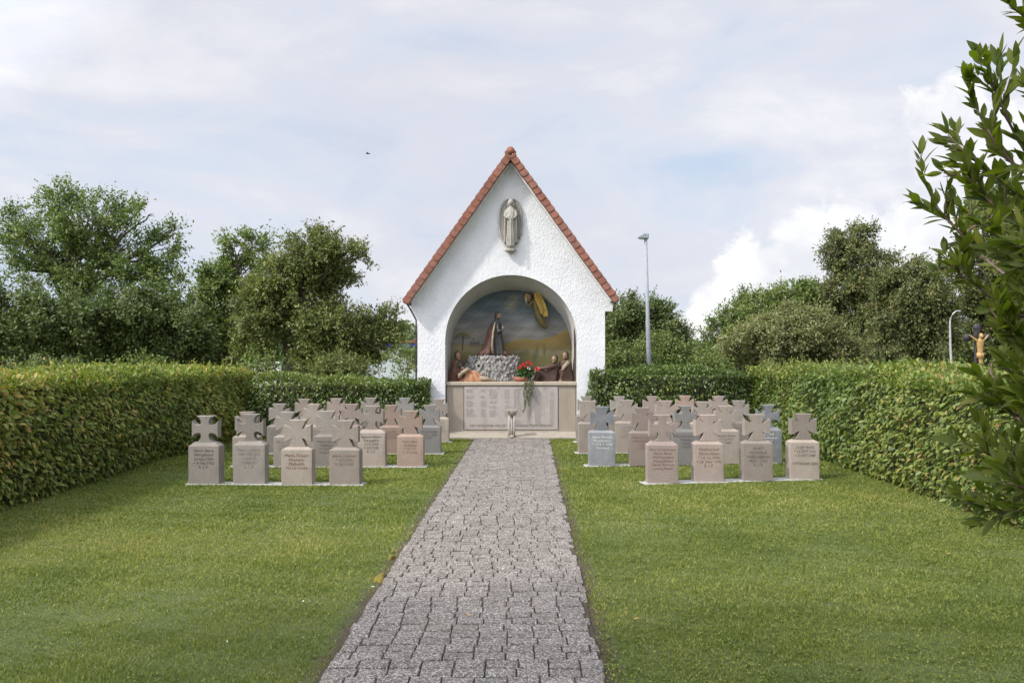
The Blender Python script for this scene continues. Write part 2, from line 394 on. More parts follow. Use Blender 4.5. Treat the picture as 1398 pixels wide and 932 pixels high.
# ---------------------------------------------------------------- gravestones
def pedestal_mesh(wd,h,t,ch):
    m=MB(); x=wd/2; 
    m.add([(-x,0,0),(x,0,0),(x,t,0),(-x,t,0),(-x,0,h-ch),(x,0,h-ch),(x,t,h-ch),(-x,t,h-ch),
           (-x+.065,.035,h),(x-.065,.035,h),(x-.065,t-.035,h),(-x+.065,t-.035,h)],
          [(0,3,2,1),(0,1,5,4),(1,2,6,5),(2,3,7,6),(3,0,4,7),(4,5,9,8),(5,6,10,9),(6,7,11,10),(7,4,8,11),(8,9,10,11)])
    return m
def cross_outline(curved):
    """paw cross outline, flared arms; curved = round bites between the arms"""
    W=.172; H=.172; pts=[]
    for (sx,sz) in ((1,1),(1,-1),(-1,-1),(-1,1)):
        if curved:
            a=[(.116,H),(.096,.162),(.072,.142),(.057,.118),(.052,.090),(.056,.066)]
        else:
            a=[(.110,H),(.058,.062)]
        seg=a+[(z_*W/H if z_==H else z_,x_) for x_,z_ in a[::-1]]
        seg=[(x_*sx,z_*sz) for x_,z_ in seg]
        if (sx,sz) in ((1,-1),(-1,1)): seg=seg[::-1]
        pts+=seg
    return pts
def cross_mesh(curved,t):
    m=MB(); m.prism([(x,z) for x,z in cross_outline(curved)],-t/2,t/2)
    return m
def text_mesh(name, body, size, mat_, parent, loc, align='CENTER', space=1.0, width=None, line=1.0, ext=.0008):
    cu=bpy.data.curves.new(name,'FONT'); cu.body=body; cu.size=size; cu.align_x=align; cu.resolution_u=1
    cu.space_character=space; cu.space_line=line; cu.extrude=ext; cu.align_y='TOP'
    o=bpy.data.objects.new(name,cu); COL.objects.link(o)
    dg=bpy.context.evaluated_depsgraph_get(); dg.update()
    me=bpy.data.meshes.new_from_object(o.evaluated_get(dg)); bpy.data.objects.remove(o)
    me.name=name; me.materials.clear(); me.materials.append(mat_)
    me.transform(Matrix.Rotation(PI/2,4,'X'))
    if width:
        xs=[v.co.x for v in me.vertices]; wd=max(xs)-min(xs)
        if wd>width:
            me.transform(Matrix.Diagonal((width/wd,1,1,1)))
    r=bpy.data.objects.new(name,me); COL.objects.link(r); r.location=loc; r.parent=parent
    return r
ped={ 'B': pedestal_mesh(.395,.535,.20,.035), 'A': pedestal_mesh(.405,.55,.20,.05), 'C': pedestal_mesh(.395,.485,.20,.035)}
PH={'A':.55,'B':.54,'C':.485}
meshes={}
def get(kind,mname):
    k=(kind,mname)
    if k not in meshes:
        if kind[0]=='P': o=ped[kind[1]].build('pedestal',M[mname],bev=.006)
        else: o=cross_mesh(kind[1]=='A',.13).build('cross',M[mname],bev=.006)
        meshes[k]=o; return o
    o=meshes[k].copy(); COL.objects.link(o); return o
NAMES=[ "Anton Huber","Josef Bauer","Max Sommer","Georg Lang","Hans Wimmer","Karl Berger","Alois Graf","Franz Maier","Ludwig Stein","Otto Winkler","Peter Brand","Johann Reiter"]
TOWN=["Ottenhofen","Neudorf","Hausen","Altheim","Bergkirchen","Steinach"]
def grave(px,py,typ,mname,lets,label,group,text=None,sc=1.0,rz=0.0):
    d=F*EYE/(py-HY)
    r=empty('gravestone',((px-CX)*d/F,d,0.0),rz)
    tag(r,label,'gravestone',group); r.scale=(sc,1,sc)
    if typ=='B' and (px<CX): typ='C'
    p=get('P'+typ,mname); p.parent=r; p.location=(0,0,.01)
    c=get('C'+('A' if typ=='A' else 'B'),mname); c.parent=r; c.location=(0,.10,PH[typ]+.008+.172)
    if text is None:
        k=rng.randrange(4); nm=rng.choice(NAMES)
        text=[f"{nm}\n{rng.choice(TOWN)}\n* {rng.randint(1,28)}.{rng.randint(1,12)}.19{rng.randint(10,24)}\n+ {rng.randint(1,28)}.{rng.randint(1,12)}.194{rng.randint(1,5)}\nR.I.P.",
              f"{nm}\n* {rng.randint(1,28)}.{rng.randint(1,12)}.18{rng.randint(80,97)}\n+ {rng.randint(1,28)}.{rng.randint(1,12)}.191{rng.randint(4,8)}",
              f"{nm}\nGefreiter\n{rng.choice(TOWN)}\n19{rng.randint(10,22)} - 194{rng.randint(1,5)}",
              f"{nm.upper()}\n{rng.choice(TOWN).upper()}\n19{rng.randint(10,22)} - 194{rng.randint(1,5)}"][k]
    nl=text.count('\n')+1
    sz=.052 if nl<6 else .047
    text_mesh('inscription',text,sz,M[lets],r,(0,-.0022,PH[typ]-.07),width=.33,line=1.05)
    return r
L='letter_'
GL='cross topped gravestones in rows left of the path'; GR='cross topped gravestones in rows right of the path'
rowsL=[
 (662,[ (278,'A','stone_grey','dark',"Albert Simon\nPfarrgmeind\n27.Apr.1920\n+ 4.Okt.1943\nR. I. P.","greyish round cut cross gravestone nearest the left hedge in the front row"),
        (340,'A','stone_grey','faint',"Hans Aufstein\nMECKENBG\n1.Okt.18\n2.Okt.44\nR. I. P.","mottled grey gravestone with round cut cross, second from the left hedge in front row"),
        (405,'B','stone_beige','brown',"Martin Krieger\nMaurerm.\nPfaffenhfn\n*1914 +1944","beige gravestone with chipped pale shoulder and four engraved lines, second from path, left front row"),
        (470,'B','stone_beige','brown',"Jakob Sommer\n* 4.7.1914\n+ 18.9.1943","beige gravestone with three engraved lines and pale bottom corner, nearest path in left front row")]),
 (638,[ (335,'B','stone_beige','faint',None,"pale gravestone half hidden behind the mottled grey one by the left hedge"),
        (391,'B','stone_grey','faint',None,"greyish gravestone fourth from path in second row left, peeking between two front stones"),
        (446,'B','stone_grey','dark',"Peter Landes\nGefreiter\n* 1.7.1915\n+ 9.8.1944","speckled grey gravestone with mid brown lettering, third from path in second row left"),
        (507,'A','stone_beige','dark',"Egmont Bayer\nObergefrtr\n21.7.1918\n+ 3.9.1943\nR. I. P.","beige gravestone with round cut cross and black lettering, second from path in second row left"),
        (560,'B','stone_orange','brown',"Karl Laber\nGefreiter\n* 9.1.17\n+ 7.10.44","reddish brown gravestone at the path end of the second row left")]),
 (620,[ (380,'B','stone_grey','faint',None,"grey gravestone nearest the left hedge in third row, dark lettering"),
        (427,'B','stone_beige','faint',None,"sandy gravestone fourth from path in third row left"),
        (479,'B','stone_pink','faint',None,"sandy pink gravestone in the middle of third row left"),
        (533,'B','stone_orange','brown',"Franz Ott\n* 12.3.1919\n+ 5.8.1944","rusty brown gravestone second from path in third row left"),
        (586,'B','stone_blue','dark',"Otto Kandler\n1914 - 1944\nR.I.P","blue grey gravestone at the path end of third row left")]),
 (604,[ (414,'B','stone_beige','faint',None,"sandy gravestone nearest the left hedge in back row"),
        (458,'B','stone_pink','faint',None,"pinkish gravestone fourth from path in back row left, against the hedge"),
        (505,'B','stone_grey','faint',None,"greyish gravestone in the middle of back row left against the hedge"),
        (552,'B','stone_blue','faint',None,"pale blue grey gravestone second from path in back row left"),
        (599,'B','stone_beige','faint',None,"beige gravestone in back row touching the white chapel wall on the left")]),
]
rowsR=[
 (661,[ (905,'A','stone_pink','brown',"Paul Niedermeier\nMartin Bauer\nWolf Kammerl\nObergefreiter\nMartin Brunner\nLudwig Bauer","pinkish round cut cross gravestone with six brown lines, nearest path in right front row",661),
        (968,'B','stone_pink','brown',"Matthias Karl\nZimmermann\n* 14. 11. 1902\n+ 29. Nov. 1943\nR. I. P.","brownish gravestone with five engraved lines, second from path in right front row",659),
        (1035,'B','stone_beige','dark',"KURT\nSCHORLE\nOBERNZENN\n1875 - 1936\nR. I. P","smooth beige gravestone with black capitals, third from path in right front row",657.5),
        (1099,'B','stone_beige','dark',"JOSEF MOSS\n* 12.SEPT.1912\n+ 7.OKT.1944\n\nOTTENHAUSEN","taupe gravestone with black capitals and gap between lines, nearest the right hedge in front row",655.5)]),
 (637,[ (822,'B','marble_dark','light',"Xaver Kernau\nWendelstein\n* 1912 + 1944\nOberland","dark streaked marble gravestone with pale lettering beside the path",637),
        (878,'B','stone_pink','brown',"MARTIN BAUM\nPFAFFENBERG\n* 7.5.12\n+ 4.9.44","pink sandstone gravestone with red brown lettering behind the six line stone",637),
        (937,'A','stone_blue','dark',"Karl Baumeister\nGefreiter\n14.8.22\n+ 9.9.44","bluish grey gravestone with round cut cross, middle of second row right",636),
        (992,'B','stone_beige','dark',"Anton Kraus\n* 1.2.1911\n+ 1943","beige gravestone fourth from path in second row right",634),
        (1050,'A','marble_dark','light',"J. Riedl\nOberhausen\n1919\n+ 44","dark grey gravestone with white lettering against the right hedge",632.5)]),
 (619,[ (806,'B','stone_beige','faint',None,"beige gravestone at the path end of third row right, behind the dark marble one",619.5),
        (857,'B','stone_beige','faint',None,"sandy gravestone second from path in third row right",619),
        (910,'B','stone_pink','faint',None,"pinkish gravestone in the middle of third row right",619),
        (960,'B','stone_beige','faint',None,"beige gravestone fourth from path in third row right",618.5),
        (1010,'B','stone_grey','faint',None,"light grey gravestone nearest the right hedge in third row",618)]),
 (604,[ (801,'B','stone_grey','faint',None,"greyish gravestone touching the chapel wall on the right in back row",604),
        (846,'B','stone_grey','faint',None,"light grey gravestone second from path in back row right",604),
        (891,'B','stone_pink','faint',None,"pinkish gravestone in the middle of back row right",604),
        (936,'B','stone_orange','faint',None,"orange tinged gravestone fourth from path in back row right",604),
        (982,'B','stone_pink','faint',None,"sandy pink gravestone nearest the right hedge in back row",603.5)]),
]
rn=['front','second','third','back']
def strip(pts,label,group):
    """concrete footing under a row: pts = left and right end (x,y)"""
    (x0,y0),(x1,y1)=pts; m=MB(); a=math.atan2(y1-y0,x1-x0); Ln=math.hypot(x1-x0,y1-y0)
    Mx=Matrix.Translation((x0,y0,0))@Matrix.Rotation(a,4,'Z')
    m.box(-.25,Ln+.25,-.022,.222,-.05,.016,Mx,.004)
    o=m.build('footing_strip',M['footing']); tag(o,label,'footing',group)
occl=[]   # ground boxes without grass
for side,rows,grp in (('left',rowsL,GL),('right',rowsR,GR)):
    for ri,(py,lst) in enumerate(rows):
        posn=[]
        for q in lst:
            px,typ,mn,lt,txt,lab=q[:6]; y_=q[6] if len(q)>6 else py+(.8 if (ri==0 and px>390) else 0)
            g=grave(px,y_,typ,mn,L+lt,lab,grp,txt,sc=rng.uniform(.985,1.02),rz=rng.uniform(-.025,.025))
            posn.append((g.location.x,g.location.y)); occl.append((g.location.x,g.location.y+.1,.26,.15))
        strip((posn[0],posn[-1]),f'pale concrete footing strip under the {rn[ri]} row of gravestones {side} of the path','concrete footings under the gravestone rows')

# ---------------------------------------------------------------- chapel
CY=17.3; S=CY/F
chapel=empty('chapel',(-.02,CY,0)); tag(chapel,'white roughcast shrine chapel with steep red tiled gable and open arched niche','chapel')
def cp(o): return setpar(o,chapel)
xl,xr,xc=-1.94,1.91,-.02; zap=5.70; slope=math.tan(math.radians(54.7))
xkl,xkr=-2.07,2.03
zk=lambda x: zap-abs(x-xc)*slope
R1,SP1=1.355,1.965; Y2=CY+.85; R2,SP2=1.305,1.775; xa=-.018
NA=40
arch1=[(xa-R1,0)]+[(xa-R1*math.cos(PI*i/NA),SP1+R1*math.sin(PI*i/NA)) for i in range(NA+1)]+[(xa+R1,0)]
arch2=[(xa-R2,0)]+[(xa-R2*math.cos(PI*i/NA),SP2+R2*math.sin(PI*i/NA)) for i in range(NA+1)]+[(xa+R2,0)]
out=[(xl,0),(xl,2.41),(xkl,2.62),(xkl,zk(xkl)),(xc,zap),(2.085,zk(2.085)),(2.06,2.575),(xr,2.575),(xr,0)]
wl=MB(); ring=out+arch1[::-1]; n=len(ring)
wl.add([(x,CY,z) for x,z in ring],[tuple(range(n))])
DEP=3.2
wl.add([(x,CY,z) for x,z in out]+[(x,CY+DEP,z) for x,z in out],[(i,i+1,i+1+len(out),i+len(out)) for i in range(len(out)-1)]+[tuple(range(len(out),2*len(out)))])
cp(wl.build('wall',M['plaster']))
# rounded arris + reveal (smooth plaster), loft between the two arches
rv=MB(); na=len(arch1); secs=[]
for t,yy in ((-.012,CY+.004),(0.0,CY+.03),(.25,CY+.22),(.6,CY+.5),(1.0,Y2)):
    tt=max(0,t); secs.append([((a[0]*(1-tt)+b[0]*tt)-(0 if t>=0 else 0),yy,a[1]*(1-tt)+b[1]*tt) for a,b in zip(arch1,arch2)])
vs=[p for s_ in secs for p in s_]
rv.add(vs,[(i*na+j,i*na+j+1,(i+1)*na+j+1,(i+1)*na+j) for i in range(len(secs)-1) for j in range(na-1)],True)
cp(rv.build('arch_reveal',M['smooth_plaster']))
# dark strip drawn in place of the shadowed gap at the right jamb
sb=MB(); sb.box(xa+R1-.05,xa+R1-.012,CY+.16,CY+.24,1.13,2.35); cp(sb.build('jamb_shadow_gap',M['metal_dark']))
# painted back wall of the niche
nx,nz=260,220
gx=np.linspace(xa-R2-.02,xa+R2+.02,nx); gz=np.linspace(1.05,SP2+R2+.02,nz)
X,Z=np.meshgrid(gx,gz); U=(X-gx[0])/(gx[-1]-gx[0]); Vv=(Z-1.05)/(SP2+R2+.02-1.05)
def lerp(a,b,t): t=np.clip(t,0,1)[...,None]; return a*(1-t)+b*t
c_=lambda *v: np.array(v)
nz1=fbm(U*9,Vv*26,0,1); nz2=fbm(U*30,Vv*40,0,2); nz3=fbm(U*60,Vv*60,0,5)
col=lerp(c_(.25,.22,.18)*np.ones(X.shape+(3,)),c_(.12,.15,.165),(Vv-.47)/.33)
col=lerp(col,c_(.065,.085,.095),(Vv-.72)/.25)
col=col*(1+.16*np.clip(nz1,-1.5,1.5)[...,None])
# faint glowing cloud near the top
dcl=np.hypot((U-.505)/.06,(Vv-.83)/.085); col=lerp(col,c_(.27,.235,.13),(1.25-dcl+.25*nz2)/1.2*.75)
dcl=np.hypot((U-.5)/.13,(Vv-.88)/.09); col=lerp(col,c_(.16,.17,.14),(1.0-dcl+.2*nz2)*.5)
def hill(prof,c1,c2,soft=.012):
    global col
    m=np.clip((prof-Vv)/soft,0,1); sh=lerp(c1*np.ones(X.shape+(3,)),c2,(prof-Vv)/.2+.25*nz2)
    col=col*(1-m[...,None])+sh*m[...,None]
hill(.49+.035*np.sin(U*9+.5)+.02*nz1*.5+.03*(U>.4)*np.sin(U*17),c_(.17,.165,.155),c_(.20,.18,.15),.02)
hill(.42+.06*np.exp(-((U-.62)/.14)**2)+.16*np.clip((U-.72)/.25,0,1)**.8+.008*nz2,c_(.26,.175,.045),c_(.16,.12,.04))
hill(.36+.05*np.exp(-((U-.12)/.2)**2)+.01*nz2,c_(.22,.19,.10),c_(.16,.14,.06))
hill(.31+.04*np.sin(U*14)*.6+.02*nz2,c_(.17,.15,.045),c_(.08,.08,.03))
# cypress and olive trees, palm, houses
for cu_,h,wd_ in ((.71,.40,.011),(.77,.40,.01),(.69,.34,.014),(.58,.37,.03),(.535,.34,.03),(.62,.39,.035)):
    m=np.clip(1.3-np.hypot((U-cu_)/wd_,(Vv-h+.05)/(.065 if wd_<.02 else .04))+.3*nz3,0,1)
    col=lerp(col,c_(.06,.075,.03),m*.7)
m=((np.abs(U-.105-.03*(Vv-.4))<.006)&(Vv>.35)&(Vv<.55)); col[m]=(.09,.06,.025)
for k in range(11):
    a=-.35+3.84*k/10; ll=.8+.3*math.sin(k*2.7)
    for t in np.linspace(.05,1,16):
        px_=.11+.075*ll*math.cos(a)*t; pz_=.53+.05*ll*math.sin(a)*t-.045*t*t
        col=lerp(col,c_(.21,.16,.06) if k%2 else c_(.13,.12,.05),np.clip(1.3-np.hypot((U-px_)/.009,(Vv-pz_)/.007),0,1)*.75)
for (u0,u1,v0,v1,cc) in ((.16,.25,.40,.46,(.13,.125,.11)),(.18,.22,.46,.485,(.16,.15,.13)),(.26,.30,.39,.43,(.10,.10,.09))):
    m=(U>u0)&(U<u1)&(Vv>v0)&(Vv<v1); col[m]=cc
    m=(U>u0)&(U<u1)&(np.abs(Vv-v1)<.006); col[m]=(.22,.2,.16)
    for uu in np.arange(u0+.015,u1-.01,.02):
        m=(np.abs(U-uu)<.004)&(np.abs(Vv-(v0+v1)/2)<.012); col[m]=(.05,.05,.045)
col=col*(1+.22*np.clip(nz2,-1,1)[...,None]+.10*np.clip(nz3,-1,1)[...,None]); col=np.clip(col*.95,.01,1)
mm,ntm,bb=mat('mural_paint',.7)
at=ntm.nodes.new('ShaderNodeAttribute'); at.attribute_name='paint'; ntm.links.new(at.outputs['Color'],bb.inputs['Base Color'])
Vm=np.stack([X,np.full_like(X,Y2+.004),Z],-1).reshape(-1,3)
idx=np.arange(nx*nz).reshape(nz,nx)
Fm=np.stack([idx[:-1,:-1],idx[:-1,1:],idx[1:,1:],idx[1:,:-1]],-1).reshape(-1,4)
cp(npmesh('mural',Vm,Fm,mm,colattr=np.concatenate([col,np.ones(col.shape[:2]+(1,))],-1).reshape(-1,4)))
fl=MB(); fl.box(xa-R1+.03,xa+R1-.03,CY+.26,Y2-.002,.9,1.10); cp(fl.build('niche_floor',simple('niche_floor',(.10,.10,.09),.9)))

# plinth with coping and name tablet
PY=CY+.10
pl=MB(); pl.box(xa-R1+.02,xa+R1-.02,PY,PY+.3,.02,1.045); cp(pl.build('memorial_plinth',M['plinth'],bev=.008))
cpg=MB(); cpg.box(xa-R1+.004,xa+R1-.004,PY-.035,PY+.30,1.05,1.125,None,.01); cp(cpg.build('coping',M['plinth']))
tx0,tx1=(634-CX)*PY/F,(761.5-CX)*PY/F; tz1,tz0=1.7-(527.5-HY)*PY/F,1.7-(586-HY)*PY/F
tb=MB(); tb.box(tx0,tx1,PY-.014,PY+.02,tz0,tz1,None,.004); tab=cp(tb.build('name_tablet',M['tablet']))
# dark joints either side of the tablet
for xx in (tx0-.014,tx1+.014):
    j=MB(); j.box(xx-.006,xx+.006,PY-.004,PY+.01,tz0-.03,tz1); cp(j.build('joint',M['letter_dark']))
ltxt=MB()
sur=["Huber","Maier","Bauer","Lang","Wimmer","Berger","Graf","Stein","Brandl","Reiter","Kern","Vogl","Seidl","Pichler","Kraus","Ertl","Wagner","Moser"]
fst=["Josef","Georg","Anton","Hans","Karl","Franz","Max","Xaver","Alois","Johann","Martin","Peter"]
tw=tx1-tx0
def colm(x,fn,size=.031,mat_='letter_tab',n=22,skip=()):
    t="\n".join("" if i in skip else fn(i) for i in range(n))
    o=text_mesh('lettering',t,size,M[mat_],None,(tx0+x*tw,PY-.0162,tz1-.055),align='LEFT',line=1.08); cp(o)
nm=lambda i: f"{rng.choice(sur)} {rng.choice(fst)}"
dt=lambda i: f"+{rng.randint(1,30)}.{rng.randint(1,12)}.{rng.randint(14,18)}"
yr=lambda i: f"{rng.randint(1,30)}.{rng.randint(1,12)}.4{rng.randint(1,5)}"
sk=[rng.sample(range(1,17),4)+list(range(17,22)),rng.sample(range(1,16),3)+list(range(17,22)),[],rng.sample(range(1,16),2)]
colm(.02,nm,skip=sk[0]); colm(.17,dt,skip=sk[0]); colm(.27,nm,skip=sk[1]); colm(.43,yr,skip=sk[1])
colm(.53,nm,skip=[17,18]); colm(.67,yr,skip=[3,9]); colm(.755,nm,skip=[0]); colm(.915,yr,skip=[0,5])
for x_,t_ in ((.115,'1914'),(.36,'1915'),(.60,'1917'),(.86,'1918')):
    cp(text_mesh('lettering',t_,.040,M['letter_faint'],None,(tx0+x_*tw,PY-.0164,tz1-.018)))
cp(text_mesh('lettering',"DEN GEFALLENEN HELDEN  DIE DANKBARE PFARRGEMEINDE",.075,M['letter_dark'],None,((tx0+tx1)/2,PY-.0164,tz0+.115),width=tw*.88))

# roof: overlapping verge tiles and courses
def roof_side(s):
    """s=-1 left, +1 right"""
    yf=17.0; ax=-.03; az=5.845; tip=(-2.195,2.80) if s<0 else (2.15,2.83)
    L_=math.hypot(tip[0]-ax,az-tip[1]); d=Vector((tip[0]-ax,0,tip[1]-az)).normalized(); nrm_=Vector((-d.z*s,0,d.x*s))
    if nrm_.z<0: nrm_=-nrm_
    nc=25; pitch=L_/nc; grp=[]
    crs=MB(); vg=[]
    for i in range(nc):
        a=Vector((ax,0,az))+d*(i*pitch-.02); b=Vector((ax,0,az))+d*((i+1)*pitch+.012)
        j=rng.uniform(-.003,.003)
        # course behind the verge piece
        def pr(mb,y0,y1,ta,tb,da,db):
            q=[a+nrm_*(ta),b+nrm_*(tb),b-nrm_*db,a-nrm_*da]
            mb.add([(p.x,y0,p.z) for p in q]+[(p.x,y1,p.z) for p in q],[(0,1,2,3),(7,6,5,4),(0,4,5,1),(1,5,6,2),(2,6,7,3),(3,7,4,0)])
        pr(crs,yf+.16,CY+DEP+.2,.0,.016,.03,.014)
        v=MB(); 
        # verge tile: flap on the gable face with a bowed lower edge
        ta,tb=.006+j,.020+j; dw=.128+rng.uniform(-.005,.005); k=6
        top=[a+nrm_*ta,b+nrm_*tb]
        low=[]
        for q in range(k+1):
            t=q/k; low.append(b+nrm_*(tb-(tb+dw)*t)+d*(.022*math.sin(PI*t)))
        poly=[top[0]]+low+[a-nrm_*dw]
        y0=yf-.002*(i%2)-.004*rng.random()
        # slope in y so that each tile's lower end overlaps the next one
        n_=len(poly); ys=[y0+.012]+[y0-.006]*(k+1)+[y0+.012]
        v.add([(p.x,ys[q],p.z) for q,p in enumerate(poly)]+[(p.x,yf+.16,p.z) for p in poly],
              [tuple(range(n_)),tuple(range(2*n_-1,n_-1,-1))]+[(q,q+n_,(q+1)%n_+n_,(q+1)%n_) for q in range(n_)])
        vg.append(v)
    cro=cp(crs.build('roof_tile_courses',M['tile2']))
    for v in vg:
        o=v.build('verge_tile',M['tile'] if rng.random()<.6 else M['tile2']); cp(o)
    # white soffit and fascia under the tiles
    so_=MB(); a=Vector((ax,0,az))-nrm_*.045; b=Vector((tip[0],0,tip[1]))-nrm_*.045-d*.03
    q=[a,b,b-nrm_*.11,a-nrm_*.11]
    so_.add([(p.x,yf+.165,p.z) for p in q]+[(p.x,CY+DEP+.1,p.z) for p in q],[(0,1,2,3),(7,6,5,4),(0,4,5,1),(1,5,6,2),(2,6,7,3),(3,7,4,0)])
    cp(so_.build('soffit',M['white_trim']))
    # gutter along the eave
    gt=MB(); c=Vector((tip[0],0,tip[1]))-nrm_*.05; r=.055; k=10
    prof=[(c.x+r*math.cos(PI+PI*q/k),c.z-.0+r*math.sin(PI+PI*q/k)) for q in range(k+1)]; prof+=[(x*1+(c.x-x)*.1,z+.004) for x,z in prof[::-1]]
    gt.prism(prof,yf+.02,CY+DEP+.2); cp(gt.build('gutter',M['metal_dark']))
    return c
cL=roof_side(-1); cR=roof_side(1)
rt=MB()
rt.tube([(-.03,16.97,5.835),(-.03,17.45,5.83)],[.105,.115],16)
rt2=None
for i in range(8):
    y0=17.0+.44*i+.02
    rt=MB(); rt.tube([(-.03,y0-.03,5.80),(-.03,y0+.42,5.80)],[.082,.074],16); cp(rt.build('ridge_tile',M['tile']))
dp=MB(); dp.tube([(cL.x,17.3,cL.z-.05),(cL.x+.05,17.33,cL.z-.13),(xl-.035,17.36,2.40),(xl-.035,17.36,2.2),(xl-.035,17.36,.05)],.018,8); cp(dp.build('downpipe',M['metal_dark']))
dp=MB(); dp.tube([(cR.x,17.9,cR.z-.05),(cR.x-.05,17.9,cR.z-.13),(xr+.035,17.9,2.40),(xr+.035,17.9,.05)],.028,8); cp(dp.build('downpipe',M['metal_dark']))

# entrance slab
sb=MB(); sb.add([(-1.43,16.83,-.05),(1.40,16.83,-.05),(1.40,17.40,-.05),(-1.43,17.40,-.05),(-1.43,16.83,.03),(1.40,16.83,.03),(1.40,17.40,.10),(-1.43,17.40,.10)],[(0,3,2,1),(4,5,6,7),(0,1,5,4),(1,2,6,5),(2,3,7,6),(3,0,4,7)])
tag(sb.build('pavement',M['slab']),kind='structure')
sb=MB(); sb.box(tx0-.05,tx1+.04,17.355,17.398,.05,.118,None,.004); cp(sb.build('sill_stone',M['slab']))

# ---------------------------------------------------------------- gable angel relief
Yr=17.28
ar=empty('angel_relief',(-.03,Yr,3.7)); tag(ar,'pale stone angel with folded wings and sword mounted high on the white gable','sculpture')
def arp(o): return setpar(o,ar)
zb=P(697,345,Yr).z; zt=P(697,270,Yr).z; Hh=zt-zb; x0=-.03
b=MB()
b.loft([(x0,Yr-.05,zb+.05,.065,.05,.3),(x0,Yr-.08,zb+.13,.085,.075),(x0,Yr-.09,zb+.3,.082,.08),(x0,Yr-.09,zb+.55,.072,.08),(x0,Yr-.09,zb+.72,.078,.08,.6),
        (x0,Yr-.08,zb+.82,.10,.075,.4),(x0,Yr-.07,zb+.89,.085,.06,.1),(x0,Yr-.08,zb+.925,.035,.035,0),(x0,Yr-.085,zb+.96,.035,.035,0)],fold=.10,nf=7,k=40)
b.ball((x0,Yr-.10,zb+1.005),.052,14,10,(.85,.95,1.15)); b.ball((x0,Yr-.155,zb+1.0),.011,6,5,(.7,1,1.4))
for s in (-1,1):
    b.tube([(x0+s*.095,Yr-.08,zb+.85),(x0+s*.115,Yr-.12,zb+.74),(x0+s*.08,Yr-.16,zb+.69),(x0+s*.02,Yr-.175,zb+.71)],[.032,.034,.028,.022],8)
    b.tube([(x0+s*.11,Yr-.10,zb+.74),(x0+s*.115,Yr-.09,zb+.5),(x0+s*.12,Yr-.07,zb+.2)],[.026,.026,.02],8)
    b.ball((x0+s*.045,Yr-.08,zb+.06),.032,8,6,(1,1.4,.7))
arp(b.build('body',M['relief'],voxel=.009))
h=MB(); h.ball((x0,Yr-.075,zb+1.015),.066,16,10,(1,.8,1.12)); 
for s in (-1,1): h.tube([(x0+s*.055,Yr-.07,zb+1.0),(x0+s*.065,Yr-.07,zb+.91)],[.022,.015],6)
arp(h.build('hood',M['relief'],voxel=.009))
def oval(t): return (.232*math.sin(2*PI*t)*(1+.0*t), .62+.46*math.cos(2*PI*t))
for s in (-1,1):
    wng=MB(); K=16
    outer=[(.232*math.sin(PI*t)**.75,.62+.47*math.cos(PI*t)) for t in [.03+.90*i/K for i in range(K+1)]]
    outer[-1]=(.11,outer[-1][1])
    inner=[(.055,z) for x,z in outer]
    wng.prism([(x0+s*p[0],zb+p[1]) for p in outer]+[(x0+s*p[0],zb+p[1]) for p in inner[::-1]],Yr-.03,Yr+.02)
    wng.tube([(x0+s*o_[0],Yr-.035,zb+o_[1]) for o_ in outer],.020,6)
    for f_ in (1,2,3):
        wng.tube([(x0+s*(.055+(o_[0]-.055)*(1-f_*.22)),Yr-.036,zb+o_[1]*(1-.02*f_)) for o_ in outer[2:]],.010,5)
    arp(wng.build('wing',M['relief']))
sw=MB(); sw.box(x0-.013,x0+.013,Yr-.225,Yr-.205,zb+.12,zb+.72); sw.box(x0-.055,x0+.055,Yr-.228,Yr-.202,zb+.66,zb+.685); sw.tube([(x0,Yr-.215,zb+.7),(x0,Yr-.215,zb+.78)],.012,6); arp(sw.build('sword',M['relief']))
ft=MB(); ft.loft([(x0,Yr-.03,zb-.01,.05,.04),(x0,Yr-.06,zb+.02,.10,.07),(x0,Yr-.06,zb+.05,.115,.08),(x0,Yr-.05,zb+.08,.09,.06)],fold=.12,nf=6); arp(ft.build('console',M['relief']))

# ---------------------------------------------------------------- niche sculptures
def painted(name,c,var=.25): return simple(name,c,.65,var=var,scale=14,bumpd=.003)
skin=painted('wood_skin',(.24,.14,.09),.15); brown=painted('robe_brown',(.095,.042,.027)); darkr=painted('robe_dark',(.042,.040,.038)); cream=painted('robe_cream',(.27,.21,.14))
orange=painted('robe_orange',(.34,.16,.08)); hairm=painted('hair_dark',(.05,.03,.02)); gd=painted('gilded',(.13,.095,.03)); gd2=painted('gilded_wing',(.42,.27,.05)); dbrown=painted('robe_umber',(.075,.042,.03)); green=painted('robe_green',(.055,.05,.04))
def head(mb,hr,c,r,face):
    """mb gets a face with nose; hr hair cap; face = direction the face looks"""
    f=Vector(face).normalized(); q=Vector((0,-1,0)).rotation_difference(f).to_matrix()
    c=Vector(c)
    mb.ball(c,r,14,10,(.82,.92,1.12),rot=q)
    mb.ball(c+f*r*.95-Vector((0,0,r*.1)),r*.2,6,5,(1,1,1.4)); mb.ball(c+f*r*.72-Vector((0,0,r*.75)),r*.38,8,6)
    mb.ball(c+q@Vector((r*.3,-r*.82,r*.18)),r*.13,6,5); mb.ball(c+q@Vector((-r*.3,-r*.82,r*.18)),r*.13,6,5)
    hr.ball(c-f*r*.22+Vector((0,0,r*.22)),r*1.02,14,10,(.92,.95,1.12))
    hr.ball(c-f*r*.55-Vector((0,0,r*.5)),r*.72,10,8,(1,.9,1.3))
def figure(name,base,label,parts,cat='sculpture'):
    r=empty(name,base); tag(r,label,cat)
    for nm_,mb,mt_,vx in parts:
        o=setpar(mb.build(nm_,mt_,voxel=vx),r)
    return r
